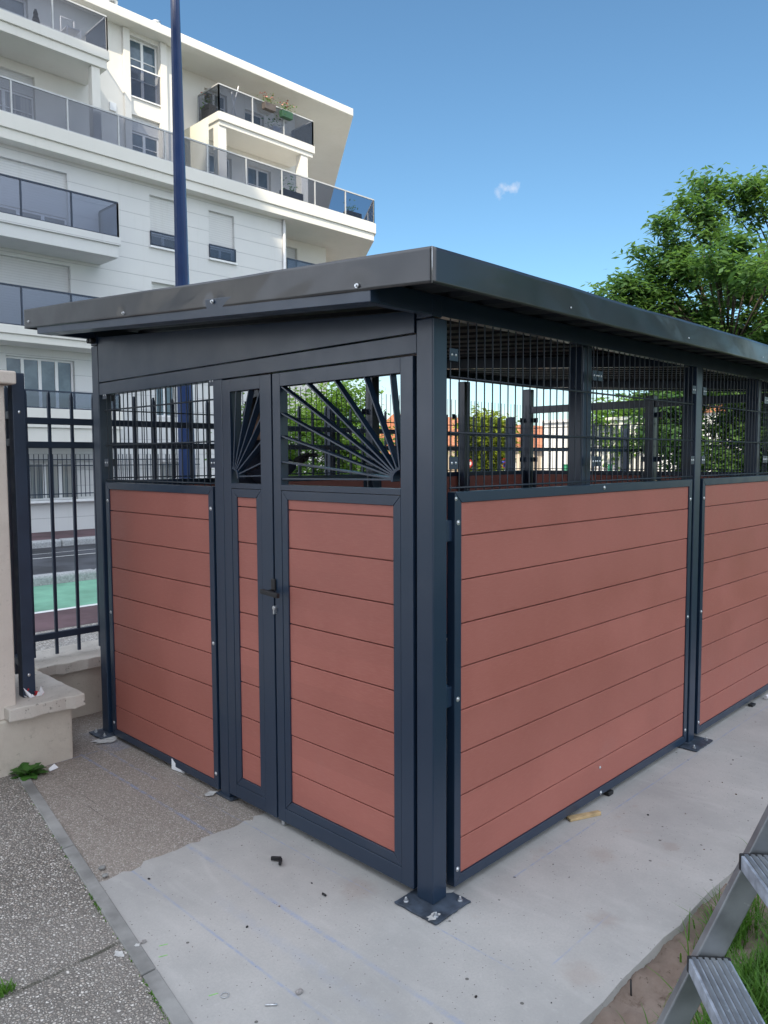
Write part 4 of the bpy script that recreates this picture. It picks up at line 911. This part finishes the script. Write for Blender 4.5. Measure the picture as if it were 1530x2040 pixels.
b = MB(); b.box(13.28, 13.32, 21.66, 23.35, 11.1, 13.30, 'frost'); b.build('privacy_screen', ap)
# lower balconies on the left
for yf, zb, zm, zt, zr in ((20.1, 7.55, 7.90, 8.14, 9.14), (20.3, 4.83, 5.03, 5.26, 6.33), (20.3, 2.09, 2.5, 3.04, 3.53)):
    bb = balcony('low', [(-.6, yf), (9.2, yf), (9.2, YF - .005), (-.6, YF - .005)], zb, zm, zt, 'facade' if zb > 5 else 'render')
    railing(bb, [(-.54, YF - .05), (-.54, yf + .06), (9.14, yf + .06), (9.14, YF - .05)], zt, zr, 1.47, 'fence', 'smoke_dark')
bb = balcony('low', [(16.45, 21.42), (19.6, 21.42), (19.6, 23.09), (16.45, 23.09)], 7.55, 7.9, 8.14, 'render')
railing(bb, [(16.5, 23.0), (16.5, 21.48), (19.54, 21.48), (19.54, 23.0)], 8.14, 9.10, 1.5, 'fence', 'smoke_dark')
# ground floor guard of thin spiked bars
gf = MB()
for z in (.58, 1.42, 1.60): gf.box(4.5, 12.4, YF - .17, YF - .14, z - .015, z + .015, 'fence')
x = 4.55
while x < 12.4: gf.box(x - .009, x + .009, YF - .164, YF - .146, .48, 1.76, 'fence'); x += .137
gf.build('window_grille', ap)
b = MB(); b.box(4.4, 12.5, YF - .24, YF - .002, .33, .40, 'pvc'); b.build('ledge', ap, bevel=.01)

# ------------------------------------------------------------------ foliage
def leaves(C, n, spread, size, rs, droop=.6, asp=.36):
    """n leaf quads (folded pairs) around centre C"""
    P = rs.normal(0, 1, (n, 3)) * np.array(spread) + np.array(C)
    a = rs.uniform(0, 2 * np.pi, n); el = rs.uniform(-1.3, .35, n) * droop; L = size * rs.uniform(.6, 1.25, n)
    d = np.stack([np.cos(a) * np.cos(el), np.sin(a) * np.cos(el), np.sin(el)], 1)
    s = np.cross(d, rs.normal(0, 1, (n, 3)) * .45 + np.array([0, 0, 1])); s /= np.linalg.norm(s, axis=1)[:, None] + 1e-9
    w = (L * asp * .5)[:, None]; Lc = L[:, None]
    V = np.stack([P, P + d * Lc * .45 + s * w, P + d * Lc, P + d * Lc * .45 - s * w], 1).reshape(-1, 3)
    return V
def tree(name, label, loc, tips, n_leaf, spread, lsize, mat, trunk_r, trunk_h, seed, group=None, asp=.36, top=None):
    rs = np.random.default_rng(seed); rr = random.Random(seed)
    t = thing(name, label, 'tree', loc, group); base = Vector(loc)
    b = MB(); th = base + Vector((rr.uniform(-.1, .1), rr.uniform(-.1, .1), trunk_h)); b.tube(base, base + (th - base) * .5, trunk_r * 1.15, 'bark', 10, r2=trunk_r * .9); b.tube(base + (th - base) * .5, th, trunk_r * .9, 'bark', 10, r2=trunk_r * .7); b.build('trunk', t)
    bl_ = MB(); V = []
    hubs = []
    for k in range(9): 
        q = tips[rr.randrange(len(tips))]; hubs.append(th + (Vector(q) - th) * rr.uniform(.35, .55) + Vector((0, 0, .2)))
    for h in hubs: bl_.tube(th - Vector((0, 0, rr.uniform(0, .3))), h, trunk_r * .45, 'bark', 6, r2=trunk_r * .2)
    for q in tips:
        q = Vector(q); h = min(hubs, key=lambda p: (p - q).length); m_ = h + (q - h) * .55 + Vector((0, 0, .12 * (q - h).length)); bl_.tube(h, m_, trunk_r * .12, 'bark', 5, r2=trunk_r * .07); bl_.tube(m_, q, trunk_r * .07, 'bark', 4, r2=.004)
        V.append(leaves(q, int(n_leaf * rr.uniform(.6, 1.3)), np.array(spread) * rr.uniform(.7, 1.25), lsize, rs, asp=asp))
        for f_ in (.45, .75):
            c_ = m_ + (q - m_) * f_; V.append(leaves(c_, int(n_leaf * .35), np.array(spread) * .7, lsize, rs, asp=asp))
    bl_.build('limbs', t)
    V = np.concatenate(V); V = V[:len(V) // 4 * 4]; Fq = np.arange(len(V)).reshape(-1, 4)
    meshobj('crown', V, Fq, mat, t)
    return t
def ell_tips(c, r, n, seed, inner=.5, zmin=None, ok=None):
    rr = random.Random(seed); out = []
    while len(out) < n:
        v = Vector((rr.gauss(0, 1), rr.gauss(0, 1), rr.gauss(0, 1))).normalized() * rr.uniform(inner, 1.0) ** .6
        q = (c[0] + v.x * r[0], c[1] + v.y * r[1], c[2] + v.z * r[2])
        if zmin is not None and q[2] < zmin: continue
        if ok and not ok(q): continue
        out.append(q)
    return out
tp = ell_tips((9.70, 1.70, 2.90), (2.35, 2.3, 2.35), 165, 31, .25, .35)
tp += ell_tips((9.35, 1.95, 3.15), (1.5, 1.3, 1.0), 45, 64, .3)
ext = [(8.70, 2.66, 5.32), (8.88, 2.38, 5.24), (8.56, 2.62, 4.92), (8.26, 3.00, 4.80), (8.05, 3.26, 4.40), (7.86, 3.46, 3.95), (7.68, 3.54, 3.80), (8.10, 3.26, 4.00), (8.34, 2.86, 4.32), (7.92, 3.34, 3.20), (8.02, 3.26, 2.88), (8.10, 3.18, 2.40), (8.16, 3.00, 2.00), (9.36, 2.06, 5.36), (9.68, 1.58, 5.20),
       (7.6, 2.75, 2.3), (7.75, 2.6, 1.75), (7.5, 2.8, 1.9), (8.0, 2.5, 1.6), (8.2, 2.3, 2.4), (7.9, 2.6, 2.75), (8.3, 2.2, 1.5), (8.5, 2.1, 2.0), (8.7, 1.8, 1.5), (9.0, 1.6, 1.9)]
rj = random.Random(8)
for q in ext:
    tp.append(q)
    for _ in range(2): tp.append((q[0] + rj.gauss(.16, .12), q[1] + rj.gauss(-.14, .12), q[2] + rj.gauss(-.08, .10)))
tree('ash_tree', 'big leafy green tree with feathery drooping leaves rising behind the shelter roof on the right', (9.7, 1.6, -.062), tp, 205, (.125, .125, .08), .122, 'leaf', .15, 1.8, 31, asp=.34)
tp = ell_tips((7.95, 9.85, 1.45), (1.75, 1.75, 1.85), 115, 12, .15, -.5)
tree('young_tree', 'bright green bushy young tree beyond the fence, seen through the door grille', (8.15, 9.65, ZS), tp, 190, (.22, .22, .20), .095, 'leaf2', .06, 1.0, 12, asp=.6)
tp = ell_tips((34.3, 25.6, 2.3), (1.5, 1.5, 2.2), 50, 13, .2, -.3)
tree('broadleaf_tree', 'yellow-green tree far down the street, seen through the mesh on the left', (34.3, 25.6, ZS), tp, 90, (.4, .4, .35), .32, 'leaf3', .12, 1.6, 13, asp=.6)
for i, (x, y, zc, r_, lab) in enumerate(((44, 22, 3.2, 2.6, 'far green tree behind the pale hall, left of the pair'), (47, 17, 3.6, 3.0, 'far green tree behind the orange-edged building, right of the pair'))):
    tree('broadleaf_tree', lab, (x, y, ZS), ell_tips((x, y, zc), (r_, r_, r_ * .9), 45, 40 + i, .2), 80, (.5, .5, .45), .4, 'leaf2', .15, 1.6, 40 + i, asp=.6)
# trees out of the picture on the right that the windows mirror
tree('broadleaf_tree', 'tree on the lawn beyond the right edge of the picture', (11.5, -6.0, -.062), ell_tips((11.5, -6.0, 4.0), (2.8, 2.8, 3.0), 70, 52, .2), 90, (.4, .4, .35), .28, 'leaf', .16, 2.0, 52)

# ------------------------------------------------------------------ balcony plants and furniture
def bush(name, label, cat, c, r, h, potm, flowers=0, seed=1, box=(.5, .2, .24)):
    t = thing(name, label, cat, c); rs = np.random.default_rng(seed); b = MB(); bx, by, bz = box
    b.box(c[0] - bx / 2, c[0] + bx / 2, c[1] - by / 2, c[1] + by / 2, c[2], c[2] + bz, potm); b.build('pot', t, bevel=.01)
    V = leaves((c[0], c[1], c[2] + bz + h * .4), 60, (r * .8, .09, h * .3), .11, rs, asp=.5); meshobj('foliage', V, np.arange(len(V)).reshape(-1, 4), 'leaf', t)
    if flowers:
        V = leaves((c[0], c[1], c[2] + bz + h * .75), flowers, (r * .9, .08, h * .18), .09, rs, asp=.9); meshobj('blossom', V, np.arange(len(V)).reshape(-1, 4), 'petal', t)
    return t
bush('flower_box', 'dark balcony flower box with red flowers hanging on the upper right rail, left of two', 'flower box', (16.05, 21.83, 14.42), .22, .35, 'terracotta', 22, 3)
bush('flower_box', 'green balcony flower box with pink flowers hanging on the upper right rail, right of two', 'flower box', (16.85, 21.83, 14.38), .2, .38, 'greenpot', 26, 4)
bush('planter', 'grey planter with a bushy plant behind the long balcony glass under the right column', 'planter', (16.55, 21.2, 11.1), .25, .7, 'terracotta', 0, 5, (.9, .3, .35))
bush('planter', 'grey planter with spiky stalks near the pointed end of the long balcony', 'planter', (19.75, 21.3, 11.1), .2, .45, 'terracotta', 0, 6, (.75, .3, .33))
bush('planter', 'tall dark planter on the left side of the upper right balcony', 'planter', (14.15, 22.9, 13.8), .18, .5, 'terracotta', 8, 7, (.3, .5, .5))
bush('planter', 'plants in a low pot in the middle of the upper right balcony', 'planter', (16.6, 22.2, 13.8), .3, .55, 'paper', 0, 8, (.35, .25, .28))
t = thing('statue', 'small dark statuette on the top left balcony', 'statue', (7.35, 21.15, 13.83)); b = MB()
for z0, z1, r0, r1 in ((0, .18, .13, .10), (.18, .34, .10, .05), (.34, .47, .07, .03)): b.tube((7.35, 21.15, 13.83 + z0), (7.35, 21.15, 13.83 + z1), r0, 'black', 12, r2=r1)
b.build('figure', t)
t = thing('balcony_chair', 'white tubular chair behind the glass of the top left balcony', 'chair', (8.5, 21.4, 13.83)); b = MB()
for x in (8.3, 8.7): b.tube((x, 21.3, 13.83), (x + .02, 21.3, 14.28), .015, 'white', 8); b.tube((x, 21.7, 13.83), (x, 21.7, 14.7), .015, 'white', 8)
b.tube((8.3, 21.7, 14.7), (8.7, 21.7, 14.7), .015, 'white', 8); b.build('frame', t)
b = MB(); b.box(8.3, 8.7, 21.3, 21.7, 14.26, 14.29, 'white'); b.build('seat', t)
t = thing('laundry_rack', 'thin white drying rack standing crookedly on the upper right balcony', 'rack', (14.75, 22.15, 13.8)); b = MB()
b.tube((14.6, 22.2, 13.82), (14.9, 22.1, 15.0), .02, 'white', 6); b.tube((14.85, 22.2, 13.82), (14.6, 22.1, 14.7), .02, 'white', 6); b.build('poles', t)

# ------------------------------------------------------------------ far side of the street, seen through the mesh
def house(name, label, x0, x1, y0, y1, zt, wallm, roofm, ridge, wins=(), cat='house', flat_=False):
    h = thing(name, label, cat, ((x0 + x1) / 2, (y0 + y1) / 2, ZS))
    b = MB(); b.box(x0, x1, y0, y1, ZS, zt, wallm); wl_ = b.build('wall', h)
    b = MB()
    if flat_: b.box(x0 - .15, x1 + .15, y0 - .15, y1 + .15, zt + .002, zt + ridge, roofm)
    else:
        ym = (y0 + y1) / 2; o_ = .3
        b.faces([(x0 - o_, y0 - o_, zt), (x1 + o_, y0 - o_, zt), (x1 + o_, y1 + o_, zt), (x0 - o_, y1 + o_, zt), (x0 - o_, ym, zt + ridge), (x1 + o_, ym, zt + ridge)], [(0, 1, 5, 4), (2, 3, 4, 5), (0, 4, 3), (1, 2, 5), (3, 2, 1, 0)], roofm)
    b.build('roof', h)
    for (a, c, d, e, side) in wins:
        b = MB()
        if side == 'y': b.box(a, c, y0 - .06, y0 + .02, d, e, 'pvc')
        else: b.box(x0 - .06, x0 + .02, a, c, d, e, 'pvc')
        w_ = b.build('window', h); b = MB()
        if side == 'y': b.box(a + .07, c - .07, y0 - .065, y0 - .055, d + .07, e - .07, 'pane')
        else: b.box(x0 - .065, x0 - .055, a + .07, c - .07, d + .07, e - .07, 'pane')
        b.build('pane', w_)
    return h
house('house', 'cream house with an orange roof far off, nearest to the pale hall', 46, 54, 30, 37, 2.2, 'beige', 'brick', 2.0, ((47, 48.2, .4, 1.6, 'y'), (31.5, 32.7, .4, 1.6, 'x'), (34, 35.2, .4, 1.6, 'x')))
house('house', 'beige house with a steep orange roof far off behind the yellow-green tree', 44, 52, 38, 46, 2.6, 'beige', 'brick', 2.6, ((39.5, 40.7, .4, 1.7, 'x'), (42.5, 43.7, .4, 1.7, 'x')))
house('house', 'low cream house with a shallow orange roof furthest left through the mesh', 38, 43, 40, 48, 1.9, 'beige', 'brick', 1.3, ((41, 42.2, .3, 1.4, 'x'),))
house('hall', 'long pale industrial hall with plain light cladding seen through the mesh', 42.5, 56, 18.5, 27, 3.9, 'hall', 'hall', .18, (), 'hall', True)
house('block', 'pale building with an orange-brown roof edge beside the big tree', 40.5, 47, 10, 18.2, 4.0, 'hall', 'brick', .45, ((12, 13.4, 1.2, 2.6, 'x'), (15, 16.4, 1.2, 2.6, 'x')), 'building', True)
house('boundary_wall', 'low sandy yellow wall in front of the pale hall', 40.2, 40.5, 8, 26, .55, 'beige', 'beige', .06, (), 'wall', True)
for i, (x, y) in enumerate(((37.7, 22.3), (39.2, 20.25))):
    b = MB(); b.tube((x, y, ZS), (x, y, 1.15), .14, 'green_paint', 10); b.tube((x, y, 1.15), (x, y, 1.2), .16, 'green_paint', 10); tag(b.build('bollard', origin=(x, y, ZS)), ('left' if i == 0 else 'right') + ' one of two stout green posts before the pale hall', 'post', 'green posts before the hall')
def sign(x, y, label, kind):
    t = thing('road_sign', label, 'road sign', (x, y, ZS), 'round road signs down the street'); nrm = Vector((-1.9965 - x, -1.7235 - y, 0)).normalized(); sd2 = Vector((-nrm.y, nrm.x, 0)); c = Vector((x, y, 1.28))
    b = MB(); b.tube((x, y, ZS), (x, y, 1.55), .035, 'zinc', 10); b.build('pole', t)
    b = MB(); c = c + nrm * .05; b.tube(c, c + nrm * .01, .27, 'red', 28); b.tube(c + nrm * .0101, c + nrm * .014, .215, 'white' if kind == 'x' else 'signblue', 28)
    up = Vector((0, 0, 1)); e = c + nrm * .017
    for s_ in ((1, -1) if kind == 'x' else (1,)): v = (sd2 * s_ + up).normalized() * .215; b.bar(e - v, e + v, .06, .004, 'red', up=nrm)
    b.build('disc', t)
sign(33.66 * .98, 26.36 * .98, 'round red-ringed white road sign with a red cross, down the street', 'x')
sign(35.16 * .99, 24.83 * .99, 'round blue road sign with red ring and one red slash, down the street', 's')
# unseen block added behind the camera, stepped to shade the yard and lower facade
nb = thing('shade_tower', 'tall beige block added as a shade caster outside the picture behind the photographer', 'building', (-33, -10, ZS))
b = MB(); b.box(-41, -25, -25, -9.001, ZS, 38, 'tower'); b.build('low_shade_wing', nb)
b = MB(); b.box(-41, -25, -9, -4.6, ZS, 55.4, 'tower'); b.box(-41, -25, -4.6, -3, ZS, 53.3, 'tower'); b.box(-41, -25, -3, 2, ZS, 51.3, 'tower'); b.build('tall_shade_wing', nb)
for z in range(0, 17):
    for k in range(7):
        if z > 11 and k < 4: continue
        b = MB(); y = -24 + k * 3.7; b.box(-24.99, -24.95, y, y + 1.5, 1.0 + z * 2.95, 2.4 + z * 2.95, 'pane'); b.build('window', nb)
